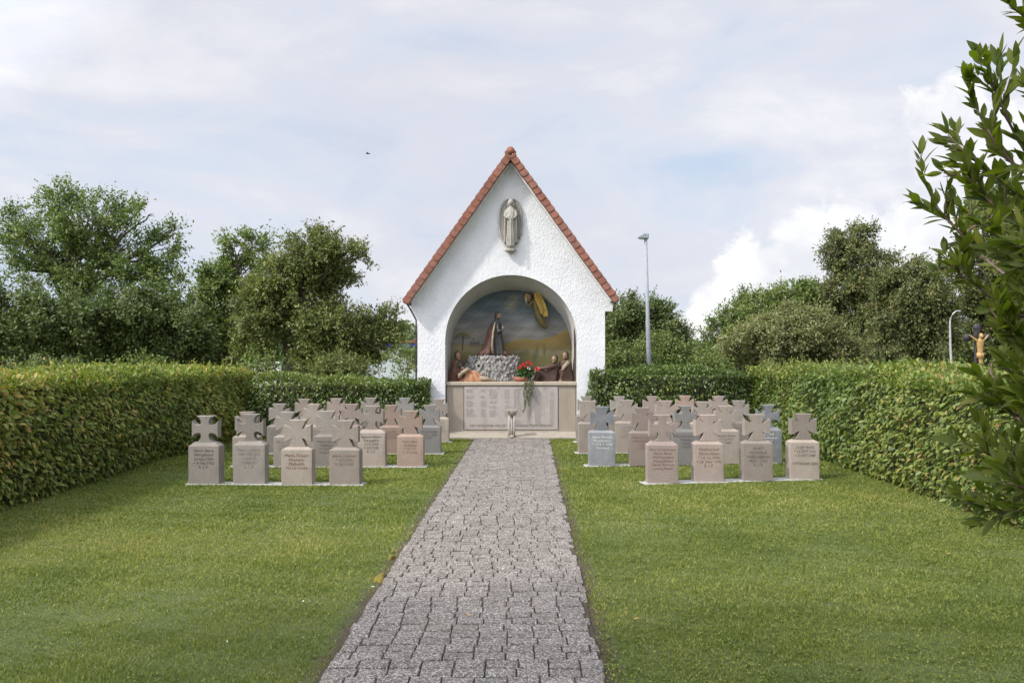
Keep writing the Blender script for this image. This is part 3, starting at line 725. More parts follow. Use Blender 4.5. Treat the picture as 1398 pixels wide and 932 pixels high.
# kneeling Christ-like statue on the rock, looking right and up
Yf=17.78; s0=Yf/F
bx_=P(676,483,Yf).x; bz=P(676,484,Yf).z
body=MB(); hr=MB()
body.loft([(bx_+.06,Yf,bz,.16,.12),(bx_+.05,Yf,bz+.15,.14,.11),(bx_+.03,Yf,bz+.36,.12,.10),(bx_+.02,Yf,bz+.55,.115,.095),(bx_+.02,Yf,bz+.66,.11,.085,.4),(bx_+.03,Yf,bz+.71,.06,.05,0),(bx_+.04,Yf,bz+.76,.042,.042,0)],fold=.06,nf=7,k=36)
body.tube([(bx_+.05,Yf-.08,bz+.62),(bx_+.08,Yf-.13,bz+.47),(bx_+.15,Yf-.12,bz+.52)],[.042,.04,.03],8)
figure_parts=[('body',body,darkr,.012)]
hd=MB(); head(hd,hr,(bx_+.06,Yf-.02,bz+.83),.068,(.8,-.45,.25)); hd.ball((bx_+.165,Yf-.13,bz+.56),.028,8,6,(.8,1,1.5))
cl=MB(); cl.loft([(bx_-.10,Yf+.04,bz,.26,.12),(bx_-.09,Yf+.04,bz+.1,.19,.12),(bx_-.06,Yf+.04,bz+.3,.15,.11),(bx_-.03,Yf+.035,bz+.5,.125,.10),(bx_-.0,Yf+.03,bz+.66,.10,.08,.3),(bx_+.02,Yf+.02,bz+.70,.05,.04,0)],fold=.09,nf=6,k=36)
ln=MB(); ln.tube([(bx_+.0,Yf-.10,bz+.68),(bx_-.04,Yf-.12,bz+.45),(bx_-.06,Yf-.13,bz+.2),(bx_-.04,Yf-.13,bz+.02)],[.03,.05,.055,.06],10,sy=.5)
tr=MB(); tr.loft([(bx_-.22,Yf,bz-.02,.19,.12),(bx_-.2,Yf,bz+.05,.14,.10),(bx_-.13,Yf,bz+.16,.07,.07)],fold=.12,nf=5); tr.loft([(bx_+.22,Yf,bz-.02,.13,.1),(bx_+.18,Yf,bz+.06,.07,.07),(bx_+.14,Yf,bz+.12,.03,.04)],fold=.12,nf=5)
figure('praying_statue',(bx_,Yf,bz),'carved bearded man in dark robe and red brown cloak praying upright on the rock',
       figure_parts+[('head',hd,skin,.009),('hair',hr,hairm,.01),('cloak',cl,brown,None),('cloak_lining',ln,cream,None),('robe_hem',tr,brown,None)])
# angel hovering top right
Ya=18.02
def PA(px,py,dy=0): 
    v=P(px,py,Ya); v.y+=dy; return v
an=MB()
an.tube([PA(727,408,-.02),PA(730,416,-.05),PA(732,424,-.06),PA(735,433,-.05),PA(740,441,-.03),PA(745,447,0)],[.04,.065,.07,.085,.085,.05],14,sy=.8)
an.tube([PA(727,412,-.09),PA(721,419,-.14),PA(718,416,-.16)],[.035,.03,.022],8)
hd=MB(); hr=MB(); head(hd,hr,PA(723,405,-.08),.06,(-.85,-.4,-.3))
hd.ball(PA(718,415,-.17),.024,8,6)
wg=MB(); 
for (pts,yy) in (([(729,404),(731,399),(735,399),(740,406),(745,416),(748,427),(747,433),(744,431),(743,434),(740,428),(738,429),(735,420),(731,413)],-.06),([(728,402),(722,400),(717,402),(716,407),(718,412),(723,411),(727,410)],.0)):
    pp=[PA(x,y) for x,y in pts]; wg.prism([(p.x,p.z) for p in pp],Ya+yy-.02,Ya+yy+.025)
for k in range(4):
    wg.tube([PA(732+k*1.5,402+k,-.09),PA(737+k,411+k*2,-.095),PA(742,422+k*2.4,-.09)],.008,5)
ch=MB(); ch.loft([(*PA(718,412,-.18)[:2],PA(718,414).z,.012,.012),(*PA(718,412,-.18)[:2],PA(718,412).z,.01,.01),(*PA(718,412,-.18)[:2],PA(718,409).z,.028,.028)],k=10)
figure('angel_statue',tuple(PA(735,447)),'small gilded angel flying with a cup at the upper right of the niche mural',[('body',an,gd,.011),('head',hd,skin,.009),('hair',hr,hairm,.01),('wing',wg,gd2,None),('cup',ch,M['relief'],None)])
# sleeping disciples
def PF(px,py,d): return P(px,py,d)
def sitter(name,px,label,d,hp,robe,robe2,lean,kn,face,scl=1.0):
    """seated sleeping figure: px centre of seat, hp head px, kn knee px"""
    z0=1.10; c=P(px,520,d); hx=P(hp[0],hp[1],d)
    b=MB(); b.loft([(c.x,d,z0,.17*scl,.14),(c.x,d,z0+.12,.18*scl,.14),(c.x+(hx.x-c.x)*.5,d,(z0+hx.z)/2,.14*scl,.11),(c.x+(hx.x-c.x)*.85,d-.01,hx.z-.14,.13*scl,.10,.5),(hx.x,d,hx.z-.08,.05,.05,0),(hx.x,d,hx.z-.04,.04,.04,0)],fold=.07,nf=6,k=30)
    k_=P(kn[0],kn[1],d-.14)
    for s in (-1,1):
        b.tube([(c.x+s*.03,d-.05,z0+.10),(k_.x+s*.03,k_.y+s*.02,k_.z),(k_.x+(k_.x-c.x)*.5,k_.y,z0+.03)],[.09,.07,.05],10)
    ar_=MB(); ar_.tube([(hx.x+.06,d-.08,hx.z-.14),((hx.x+k_.x)/2,d-.16,(hx.z+k_.z)/2-.06),(k_.x,k_.y-.04,k_.z+.05)],[.045,.042,.032],8)
    hd=MB(); hr=MB(); head(hd,hr,(hx.x,d-.03,hx.z),.072,face); hd.ball((k_.x,k_.y-.05,k_.z+.055),.03,8,6,(1.3,1,.8)); hd.ball((k_.x+(k_.x-c.x)*.62,k_.y-.05,z0+.035),.035,8,6,(1.5,1,.7))
    figure(name,(c.x,d,z0),label,[('body',b,robe,.013),('sleeve',ar_,robe2,None),('head',hd,skin,.009),('hair',hr,hairm,.01)])
sitter('seated_statue',623,'carved brown robed man leaning asleep at the far left of the niche',17.72,(625,485),brown,green,0,(632,506),(.6,-.7,-.3))
sitter('seated_statue',748,'carved dark robed man with bowed head asleep at the right of the niche',17.74,(757,490),dbrown,dbrown,0,(736,506),(-.5,-.8,-.1),1.25)
sitter('seated_statue',772,'carved man with cream scarf resting at the far right of the niche',17.78,(772,485),dbrown,cream,0,(768,508),(-.6,-.7,0))
# spread orange robe of a reclining figure
rc=MB(); bb_=MB(); c=P(646,512,17.58)
bb_.loft([(c.x,17.58,1.10,.30,.11),(c.x,17.58,1.16,.27,.11),(c.x-.02,17.58,1.24,.20,.09),(c.x-.03,17.58,1.32,.12,.07),(c.x-.03,17.58,1.355,.05,.04)],fold=.11,nf=11,k=60)
hd=MB(); hr=MB(); head(hd,hr,P(628,517,17.5)+Vector((0,0,.07)),.06,(-.5,-.8,.1))
lg=MB(); lg.tube([P(655,516,17.52),P(663,517,17.5),P(672,519,17.5)],[.06,.045,.03],8); lg.ball(P(673,518.5,17.5),.03,8,6,(1.5,.8,.8))
sl_=MB(); sl_.tube([P(640,503,17.5),P(632,508,17.47),P(627,514,17.46)],[.045,.04,.03],8)
figure('reclining_statue',(c.x,17.58,1.10),'carved sleeper under a spread orange robe at the lower left of the niche',[('robe',bb_,orange,None),('head',hd,skin,.009),('hair',hr,hairm,.01),('leg',lg,cream,None),('sleeve',sl_,cream,None)])
# rock: rough tuff made of many spiky lumps
r_=random.Random(11); rk=MB()
def rockbox(cx_,cy_,z0,z1,rx,ry):
    secs_=[]; 
    rk.loft([(cx_,cy_,z0,rx,ry),(cx_,cy_,(z0+z1)/2,rx*.93,ry),(cx_,cy_,z1-.04,rx*.85,ry*.9),(cx_,cy_,z1,rx*.5,ry*.5)],fold=.06,nf=9,k=40)
x673=P(673,500,17.8).x
rockbox(x673+.02,17.85,1.09,bz+.0,.55,.22)
for i in range(900):
    a=r_.uniform(-1,1); zz=r_.uniform(1.12,bz-.03); xx=x673+.02+a*.56; yy=17.85-.22*math.sqrt(max(0,1-a*a))+r_.uniform(-.03,.03)
    sz=r_.uniform(.014,.03); rk.tube([(xx,yy,zz+sz*1.6),(xx+r_.uniform(-.01,.01),yy-sz*.9,zz),(xx,yy-sz*.3,zz-sz*1.8)],[sz*.3,sz*.45,.003],5)
for (px_,h_,rx_) in ((640,.42,.2),(652,.50,.14),(712,.34,.18),(735,.33,.2),(625,.34,.13),(760,.28,.18),(700,.42,.12)):
    cx_=P(px_,500,17.95).x; rk.loft([(cx_,17.98,1.09,rx_,.12),(cx_,17.98,1.09+h_*.6,rx_*.8,.1),(cx_,17.98,1.09+h_,rx_*.3,.05)],fold=.1,nf=7)
    for i in range(50):
        xx=cx_+r_.uniform(-rx_,rx_)*.8; zz=1.1+r_.random()*h_*.8; sz=r_.uniform(.02,.035); rk.tube([(xx,17.87,zz+sz*1.5),(xx,17.86-sz*.7,zz),(xx,17.87,zz-sz*1.5)],[sz*.4,sz*.6,.004],5)
rm,nt_,b_=mat('tuff',.95); v_=noise(nt_,30,5,.7); nt_.links.new(ramp(nt_,v_,[(.3,(.10,.095,.085)),(.5,(.24,.225,.21)),(.7,(.46,.44,.41))]),b_.inputs['Base Color']); bump(nt_,b_,v_,1,.02)
ro=rk.build('rock',rm,voxel=.014); tag(ro,'rough grey tuff rock carrying the praying statue in the niche','rock')

# flower bowl with hanging vine on the coping
fx=P(716,518,17.42).x; fz=1.127
fb=empty('flower_bowl',(fx-.02,17.47,fz)); tag(fb,'terracotta bowl of red geraniums with a vine trailing over the coping','flower bowl')
def fbp(o): return setpar(o,fb)
q=MB(); q.loft([(fx-.06,17.47,fz,.12,.075),(fx-.06,17.47,fz+.04,.15,.09),(fx-.06,17.47,fz+.085,.165,.095),(fx-.06,17.47,fz+.095,.15,.085)],k=20); fbp(q.build('bowl',painted('terracotta',(.30,.11,.06))))
nr=np.random.RandomState(5)
n=420; cen=np.array([fx+.02,17.45,fz+.19]); D=nrm(nr.randn(n,3)); Pt=cen+D*np.array([.19,.09,.10])*nr.rand(n,1)**.4
V_,F_,T_=leaves(Pt,nrm(D+nr.randn(n,3)*.4),nrm(D+np.array([0,-.3,.6])+nr.randn(n,3)*.5),.045+.02*nr.rand(n),.045,nr.rand(n))
Gm=leafmat('geranium_leaf',[(0,(.03,.07,.02)),(.7,(.07,.14,.04)),(1,(.13,.2,.07))])
fbp(npmesh('foliage',V_,F_,Gm,tint=T_))
redm=leafmat('red_petal',[(0,(.55,.015,.015)),(1,(.85,.05,.04))],tcol=(1,.6,.6))
for (px_,py_) in ((709,502),(716,497),(721,494),(725,497),(732,502),(712,499),(735,504),(718,501),(729,505)):
    c=P(px_,py_,17.36+nr.rand()*.1); n=60; D=nrm(nr.randn(n,3)); V_,F_,T_=leaves(np.array(c)+D*.022*nr.rand(n,1),D,nrm(D+nr.randn(n,3)),.022,.02,nr.rand(n)); fbp(npmesh('blossom',V_,F_,redm,tint=T_))
c=P(722,503,17.36); n=30; D=nrm(nr.randn(n,3)); V_,F_,T_=leaves(np.array(c)+D*.02,D,nrm(D+nr.randn(n,3)),.02,.018,nr.rand(n)); fbp(npmesh('white_blossom',V_,F_,M['white_paint'],tint=T_))
Pt=[];
for (xa_,ln_) in ((719,38),(722,34),(725,28),(728,24),(724,20),(716,12),(717.5,44)):
    for k in range(int(ln_*3.2)):
        t=k/(ln_*3.2); Pt.append(np.array(P(xa_-t*ln_*.05+math.sin(t*9+xa_)*1.1+nr.randn()*.6,519+t*ln_,PY-.09+nr.rand()*.03)))
Pt=np.array(Pt); n=len(Pt)
V_,F_,T_=leaves(Pt,np.array([0,-.3,-1])+nr.randn(n,3)*.6,np.array([0,-1,.3])+nr.randn(n,3)*.4,.028,.018,nr.rand(n))
Vm_=leafmat('vine_leaf',[(0,(.04,.055,.02)),(.6,(.09,.11,.045)),(1,(.22,.22,.12))])
fbp(npmesh('trailing_vine',V_,F_,Vm_,tint=T_))

# ---------------------------------------------------------------- holy water stoup
sd=16.9
st=empty('holy_water_stoup',(P(699,596,sd).x,sd,.035)); tag(st,'small pale stone holy water stoup on three posts before the tablet','holy water stoup')
h_=P(699,560,sd).z-.035
q=MB(); q.loft([(0,0,h_-.115,.045,.045),(0,0,h_-.09,.07,.07),(0,0,h_-.045,.10,.10),(0,0,h_,.105,.105),(0,0,h_,.08,.08),(0,0,h_-.03,.05,.05)],k=16); q.box(-.10,.10,-.10,.10,h_-.03,h_+.022,None,.008); q.build('bowl',M['slab'],st)
for (x_,y_) in ((-.055,-.03),(.045,-.045),(.0,.06)):
    q=MB(); q.tube([(x_*.9,y_,0),(x_*1.0,y_,h_*.3),(x_,y_,h_-.10)],[.026,.022,.022],8); q.build('post',M['relief'],st)
q=MB(); q.loft([(0,0,0,.10,.09),(0,0,.02,.085,.08),(0.01,-.02,.045,.04,.04)],k=12,fold=.1); q.build('foot',M['slab'],st)

# ---------------------------------------------------------------- hedges
hedge_core=simple('hedge_core',(.045,.045,.022),.95,bumpd=0)
def hedge(name,label,p0,p1,front,back,height,mat_,dens,lsz,seed,hfun=None,ends=(1,1),sprig=1.0,tshift=0.0,flat=.55):
    """p0,p1: ground line of the front face (x,y); front = outward unit normal; back = thickness"""
    r=np.random.RandomState(seed); p0=np.array(p0,float); p1=np.array(p1,float); Lg=np.linalg.norm(p1-p0); ax=(p1-p0)/Lg; fr=np.array(front,float)
    root=empty(name,(*(p0+p1)/2,0)); tag(root,label,'hedge')
    par=lambda o:setpar(o,root)
    per=height+back+height*.7; A=Lg*per+2*height*back
    n=int(A*dens); 
    u=r.rand(n); s=r.rand(n)*per
    e=r.rand(n)<(2*height*back/A)
    z=np.where(s<height,s,np.where(s<height+back,height,height-(s-height-back))); o=np.where(s<height,0,np.where(s<height+back,-(s-height),-back))
    nf=np.where(s<height,1.,np.where(s<height+back,0,-1.)); nzv=np.where((s>=height)&(s<height+back),1.,0)
    # rounded shoulder
    al=u*Lg
    # ends
    z=np.where(e,r.rand(n)*height,z); o=np.where(e,-r.rand(n)*back,o); en=np.where(r.rand(n)<.5,0,1); al=np.where(e,en*Lg,al)
    na_=np.where(e,en*2-1,0.); nf=np.where(e,0,nf); nzv=np.where(e,0,nzv)
    hh=(hfun(al/Lg) if hfun else 1.0)
    bul=.10*fbm(al*1.1,z*2.0,o,seed)+.06*fbm(al*4,z*5,o*4,seed+1)
    taper=-.10*(z/height)**2-.12*np.exp(-z/.12)
    dep=-(r.rand(n)**1.6)*.16
    off=bul+dep
    q=p0+al[:,None]*ax+(o+nf*(off+taper*(nf>0)))[:,None]*fr+(na_*off)[:,None]*ax
    rd=np.clip(1-(height-z)/.12,0,1)*np.clip(1+o/.12,0,1)   # near the shoulder: round off
    zz=np.maximum(z+nzv*off,0.02)*hh-rd*.05
    Pt=np.concatenate([q,zz[:,None]],1)
    Nn=np.concatenate([nf[:,None]*fr+na_[:,None]*ax, nzv[:,None]],1)
    down=np.array([0,0,-1.])
    D=nrm(Nn*.55+down*(.5*(1-nzv))[:,None]+r.randn(n,3)*.42)
    Nl=nrm(Nn*.75+np.array([0,0,.75])+r.randn(n,3)*.38)
    tn=np.clip(.45+.22*fbm(al*.9,z*1.6,o,seed+7)+.20*r.randn(n)+.10*(z/height-.5)+.02*nzv+tshift,0,1)
    L_=lsz*(.5+.9*r.rand(n)**1.3)
    V1,F1,T1=leaves(Pt,D,Nl,L_,L_*flat,tn,full=True)
    # upright sprigs on top
    ns=int(Lg*back*38*sprig); sa=r.rand(ns)*Lg; so2=-r.rand(ns)*back; 
    hb=height*(hfun(sa/Lg) if hfun else 1.0); base=np.concatenate([p0+sa[:,None]*ax+so2[:,None]*fr,(hb-.05)[:,None] if hfun else np.full((ns,1),height-.05)],1)
    sd_=nrm(np.concatenate([r.randn(ns,2)*.28,np.ones((ns,1))],1)); sl_=.07+.20*r.rand(ns)**2.4
    tip=base+sd_*sl_[:,None]
    V2,F2=prisms(base,tip,.003,.001)
    k=7; t=np.tile(np.linspace(.25,1,k),ns); bi=np.repeat(np.arange(ns),k); n2=len(bi)
    P2=base[bi]+sd_[bi]*(sl_[bi]*t)[:,None]; D2=nrm(sd_[bi]*.6+r.randn(n2,3)*.6); N2=nrm(np.array([0,0,.8])+r.randn(n2,3)*.5)
    V3,F3,T3=leaves(P2,D2,N2,lsz*.7,lsz*.36,np.clip(.52+.2*r.randn(n2)+tshift,0,1),full=True)
    o=npmesh('foliage',np.concatenate([V1,V3]),np.concatenate([F1,F3+len(V1)]),mat_,tint=np.concatenate([T1,T3])); par(o)
    o=npmesh('shoots',V2,F2,M['twig']); par(o)
    # solid dark core box in place of the shaded woody interior
    m=MB(); c0=p0-fr*.24+ax*.16; c1=p1-fr*.24-ax*.16; b0=p0-fr*(back-.16)+ax*.16; b1=p1-fr*(back-.16)-ax*.16
    h0=(height-.15)*(hfun(np.array([0.]))[0] if hfun else 1); h1=(height-.15)*(hfun(np.array([1.]))[0] if hfun else 1)
    m.add([(*c0,0),(*c1,0),(*b1,0),(*b0,0),(*c0,h0),(*c1,h1),(*b1,h1),(*b0,h0)],[(0,1,5,4),(1,2,6,5),(2,3,7,6),(3,0,4,7),(4,5,6,7)])
    o=m.build('branches',hedge_core); par(o)
    return root
HL=leafmat('hedge_leaf_olive',[(0,(0.064,0.106,0.021)),(.35,(0.129,0.181,0.037)),(.6,(0.216,0.250,0.053)),(.8,(0.316,0.280,0.073)),(1,(0.431,0.258,0.079))],.3,.5,.3)
HB=leafmat('hedge_leaf_green',[(0,(0.036,0.066,0.013)),(.4,(0.084,0.126,0.022)),(.7,(0.156,0.198,0.039)),(1,(0.288,0.264,0.066))],.28,.35,.5)
HR=leafmat('hedge_leaf_yellow',[(0,(0.049,0.085,0.018)),(.35,(0.108,0.157,0.032)),(.65,(0.194,0.236,0.050)),(.85,(0.281,0.258,0.065)),(1,(0.324,0.191,0.080))],.3,.45,.4)
hedge('side_hedge','clipped olive brown hedge along the left edge of the lawn',(-5.5,6.0),(-5.45,17.9),(1,0),1.5,1.47,HL,1150,.070,21,hfun=lambda t:1-.08*np.asarray(t),sprig=1.3,tshift=.03)
hedge('side_hedge','yellow green clipped hedge with a bulging foot along the right edge of the lawn',(4.95,17.9),(4.85,6.6),(-1,0),1.5,1.42,HR,1150,.068,22,sprig=1.1,tshift=.02)
hedge('back_hedge','low bright green hedge between the left corner and the chapel',(-5.3,16.95),(-1.66,16.95),(0,-1),.95,1.19,HB,1500,.062,23,sprig=.5)
hedge('back_hedge','dark green hedge running from the chapel to the right corner',(1.60,16.95),(5.2,17.3),(.0,-1),.95,1.34,HB,1500,.062,24,sprig=.5,tshift=-.1)

# ---------------------------------------------------------------- trees
def tree(name,label,group,trunk,clumps,d,lm,nleaf,lsz,seed,trunk_r=.14,droop=0.0,air=1.0,flat=.5,dens_in=.45,upshoot=.35,cat='tree'):
    """trunk: px polyline up to the fork; clumps: (px,py,rx,ry[,weight,dd]) ellipsoids; d depth of the tree"""
    r=np.random.RandomState(seed); rr=random.Random(seed)
    world=d is None
    tp=[np.array(q,float) if world else np.array(P(q[0],q[1],d)) for q in trunk]; tp[0][2]=-.05
    base=tp[0].copy(); base[2]=0
    root=empty(name,tuple(base)); tag(root,label,cat,group)
    par=lambda o:setpar(o,root)
    tm=MB(); n=len(tp); 
    pts=[]; 
    for i in range(n-1):
        for t in (0,.33,.66): pts.append(tp[i]*(1-t)+tp[i+1]*t+r.randn(3)*trunk_r*.15)
    pts.append(tp[-1]); rad=[trunk_r*(1.25-.75*i/(len(pts)-1)) for i in range(len(pts))]; rad[0]*=1.4
    tm.tube([tuple(p) for p in pts],rad,9)
    cen=[];vol=[]
    for c in clumps:
        if world: cw=np.array(c[:3],float); R=np.array([c[3],c[3],c[4]]); cen.append((cw,R)); vol.append(R[0]*R[2])
        else:
            dd=c[5] if len(c)>5 else r.uniform(-1,1)*.6
            cw=np.array(P(c[0],c[1],d+dd)); R=np.array([c[2]*d/F,(c[2]+c[3])/2*d/F,c[3]*d/F]); cen.append((cw,R)); vol.append((R[0]*R[2])**.9*(c[4] if len(c)>4 else 1))
        # limb to the clump
        st_=np.array(pts[rr.randrange(len(pts)//2,len(pts))]); md=(st_+cw)/2+np.array([0,0,.12*np.linalg.norm(cw-st_)])+r.randn(3)*.08
        k=8; lp=[(1-t)**2*st_+2*t*(1-t)*md+t*t*cw for t in np.linspace(0,1,k)]
        tm.tube([tuple(p+(r.randn(3)*.03 if 0<i<k-1 else 0)) for i,p in enumerate(lp)],[trunk_r*(.5-.36*i/(k-1)) for i in range(k)],6,cap=False)
        for _ in range(7):
            dv=nrm(r.randn(1,3))[0]; dv[2]=abs(dv[2])*.8-droop*.5; en=cw+dv*R*rr.uniform(.6,.95); s_=lp[rr.randrange(3,k)]
            mid=(s_+en)/2+np.array([0,0,.1]); tm.tube([tuple(s_),tuple((s_+mid)/2+r.randn(3)*.03),tuple(mid),tuple(en)],[trunk_r*.16,trunk_r*.13,trunk_r*.1,trunk_r*.04],5,cap=False)
    par(tm.build('trunk',M['bark']))
    vol=np.array(vol); vol/=vol.sum()
    # shoots: start inside, go outward; leaves along
    per=11; ns=nleaf//per; ci=r.choice(len(cen),ns,p=vol)
    C=np.array([cen[i][0] for i in ci]); R=np.array([cen[i][1] for i in ci])
    dv=nrm(r.randn(ns,3)); rad=(dens_in+(1-dens_in)*r.rand(ns))**.8
    # sub-lumps: cluster shoots around random seeds for uneven outline
    nl=34*len(cen); li=r.choice(len(cen),nl,p=vol); ld=nrm(r.randn(nl,3)); lr=(.35+.62*r.rand(nl)); LC=np.array([cen[i][0] for i in li])+ld*np.array([cen[i][1] for i in li])*lr[:,None]; LR=np.array([cen[i][1].mean() for i in li])
    pick=r.randint(0,int(nl*(.55 if air<1 else .9)),ns); off=nrm(r.randn(ns,3))*(r.rand(ns,1)**.6)*(LR[pick]*.25)[:,None]
    S0=LC[pick]+off
    outw=nrm(S0-np.array([cen[i][0] for i in li])[pick]+r.randn(ns,3)*.15*LR[pick][:,None])
    SD=nrm(outw*.8+np.array([0,0,upshoot-droop])+r.randn(ns,3)*.45); SL=(.22+.30*r.rand(ns))*(lsz/.09)**.5
    E=S0+SD*SL[:,None]
    V2,F2=prisms(S0-SD*.05,E,.006,.002)
    par(npmesh('twigs',V2,F2,M['twig']))
    bi=np.repeat(np.arange(ns),per); t=np.tile(np.linspace(.05,1,per),ns)+r.randn(ns*per)*.03; n2=len(bi)
    Pt=S0[bi]+SD[bi]*(SL[bi]*t)[:,None]+r.randn(n2,3)*lsz*.35; Pt[:,2]-=droop*.12*t*t
    D=nrm(SD[bi]*.5+r.randn(n2,3)*.7+np.array([0,0,-.25-droop*.5])); Nl=nrm(outw[bi]*.5+np.array([0,0,.8])+r.randn(n2,3)*.55)
    tl=r.rand(nl)*.35
    tn=np.clip(.18+tl[pick][bi]+.38*r.rand(n2),0,1)
    L_=lsz*(.7+.6*r.rand(n2)); V1,F1,T1=leaves(Pt,D,Nl,L_,L_*flat,tn)
    par(npmesh('crown',V1,F1,lm,tint=T1))
    return root
LG=leafmat('tree_leaf_green',[(0,(0.052,0.090,0.019)),(.5,(0.113,0.163,0.037)),(.85,(0.200,0.244,0.073)),(1,(0.278,0.309,0.106))],.25,.5,.35)
LD=leafmat('tree_leaf_dark',[(0,(0.045,0.074,0.019)),(.5,(0.092,0.129,0.037)),(.85,(0.162,0.194,0.066)),(1,(0.243,0.259,0.101))],.2,.5,.3)
LO=leafmat('tree_leaf_olive',[(0,(0.062,0.086,0.024)),(.5,(0.124,0.149,0.042)),(.85,(0.202,0.220,0.066)),(1,(0.296,0.251,0.092))],.25,.5,.3)
LF=leafmat('tree_leaf_fruit',[(0,(0.047,0.068,0.019)),(.5,(0.101,0.121,0.038)),(.8,(0.176,0.189,0.066)),(.92,(0.324,0.216,0.096)),(1,(0.540,0.270,0.132))],.25,.5,.3)
LW=leafmat('tree_leaf_willow',[(0,(.11,.125,.05)),(.5,(.19,.20,.08)),(1,(.28,.275,.13))],.3) if True else leafmat('x',[(0,(0.072,0.094,0.031)),(.5,(0.120,0.138,0.044)),(1,(0.204,0.213,0.077))],.25,.5,.3)
TG='trees standing behind the hedges'
tree('tall_tree','tall airy green tree with visible upright limbs at the far left',TG,[(95,520),(96,470),(94,420),(92,360)],
     [(60,330,60,50,.8),(120,300,62,45,1),(170,335,50,45,1),(210,355,45,45,1),(30,370,45,40,.6),(15,300,35,30,.5),(90,275,45,20,.7),(160,280,28,22,.6),(226,402,34,40,1),(130,400,70,40,1),(240,318,12,28,.8),(200,300,20,28,.7),(110,360,70,50,1)],31,LG,33000,.125,41,.17,air=.8)
tree('broad_tree','dense dark bushy tree filling the far left behind the hedge',TG,[(30,520),(35,480),(40,440)],
     [(20,420,50,38,1),(80,440,60,40,1),(40,470,60,35,1),(130,460,50,40,1),(-20,450,50,60,1)],27,LD,34000,.12,42,.12)
tree('broad_tree','rounded dark green tree between the airy tall tree and the walnut like one',TG,[(215,520),(214,480),(210,450)],
     [(180,440,50,45,1),(230,450,50,42,1),(200,480,60,25,1),(260,475,40,30,1),(245,432,28,28,1),(150,485,40,20,.7)],28,LD,34000,.12,43,.12)
tree('small_tree','smaller green tree with a crooked open top left of the leafy trunked tree',TG,[(300,520),(302,460),(312,400),(325,365)],
     [(326,345,30,18,1),(345,335,22,13,.6),(298,380,28,26,1),(330,385,38,28,1),(300,420,40,36,1),(340,430,40,45,1),(280,460,36,36,1),(330,475,36,22,.7)],30,LG,26000,.12,44,.12)
tree('leafy_tree','broad green tree with a dark forked trunk left of the chapel',TG,[(398,520),(396,490),(392,455),(398,415),(410,380)],
     [(425,340,38,25,1),(395,370,36,28,1),(440,370,42,32,1),(474,345,24,9,.5),(496,350,13,12,.28),(465,395,26,18,.5),(370,400,30,30,1),(420,410,52,34,1),(345,430,30,32,.8),(385,440,30,30,.6),(450,450,52,34,1),(500,440,30,22,.7),(520,452,26,30,.8),(455,485,60,18,.8),(515,480,26,16,.5),(350,470,36,22,.7)],26,LO,64000,.105,45,.15,upshoot=.15)
tree('bushy_tree','dark tree with a ragged top just right of the chapel behind the hedge',TG,[(870,520),(872,480),(870,450)],
     [(850,425,26,20,1),(885,430,28,22,1),(860,460,40,36,1),(900,470,30,34,1),(930,470,16,26,.6),(835,470,22,35,.8),(905,425,14,16,.3)],30,LD,32000,.10,46,.12,upshoot=.4)
tree('bushy_tree','pale green young conifer bush beside the grey lamp post behind the hedge',TG,[(900,522),(901,505),(902,480)],
     [(896,488,16,28,1),(912,492,14,24,1),(880,495,14,20,.6),(945,492,22,18,.8),(840,492,16,20,.7)],24,LG,14000,.07,47,.06,upshoot=.8)
tree('round_bush','low rounded olive bush with feathery outline right of the lamp post',TG,[(1075,525),(1075,500),(1075,480)],
     [(1060,465,52,38,1),(1110,468,55,38,1),(1020,482,34,28,1),(1085,440,42,22,.8),(1150,485,40,28,.8)],26,LW,46000,.10,48,.07,flat=.42,upshoot=.1)
tree('orchard_tree','wide orchard tree with spiky upright shoots behind the rounded olive bush',TG,[(1040,520),(1042,470),(1048,430)],
     [(1030,420,24,20,1),(1070,410,32,20,1),(1110,405,30,18,1),(1000,450,28,25,1),(975,478,22,26,.7),(1130,425,26,25,.8),(1060,440,45,25,1),(1013,405,8,10,.15)],30,LG,34000,.105,49,.12,upshoot=.8)
tree('apple_tree','tall thin topped fruit tree rising above the bushes on the right',TG,[(1195,520),(1190,450),(1178,400),(1165,360)],
     [(1155,320,22,13,.8),(1180,322,16,16,.6),(1140,345,16,26,.7),(1165,355,30,25,1),(1150,390,24,22,.9),(1200,355,22,12,.5),(1215,370,16,20,.5),(1185,395,28,26,1),(1170,430,40,28,1),(1200,440,30,30,1)],29,LF,32000,.10,50,.12,droop=.3,upshoot=.1)
tree('weeping_tree','drooping fruit tree with a short thick trunk and round crown on the right',TG,[(1240,522),(1240,500),(1242,470),(1240,430)],
     [(1235,375,34,20,.8),(1260,390,40,30,1),(1225,405,36,35,1),(1255,430,52,36,1),(1225,450,40,32,1),(1275,460,36,30,.9),(1210,480,30,18,.6),(1275,490,30,12,.4)],25,LF,52000,.092,51,.18,droop=.5,upshoot=.0)
tree('hazel_tree','large mixed green tree behind the curved lamp at the right edge',TG,[(1350,525),(1350,480),(1348,430)],
     [(1330,300,26,28,.7),(1370,290,40,34,1),(1300,385,26,30,.8),(1340,370,42,40,1),(1385,360,36,50,1),(1320,430,34,36,1),(1370,430,46,40,1),(1350,475,60,30,1),(1300,470,26,26,.8),(1410,430,50,80,1)],29,LF,56000,.11,52,.16,air=.8,droop=.2)
US='low bushes growing directly behind the hedges'
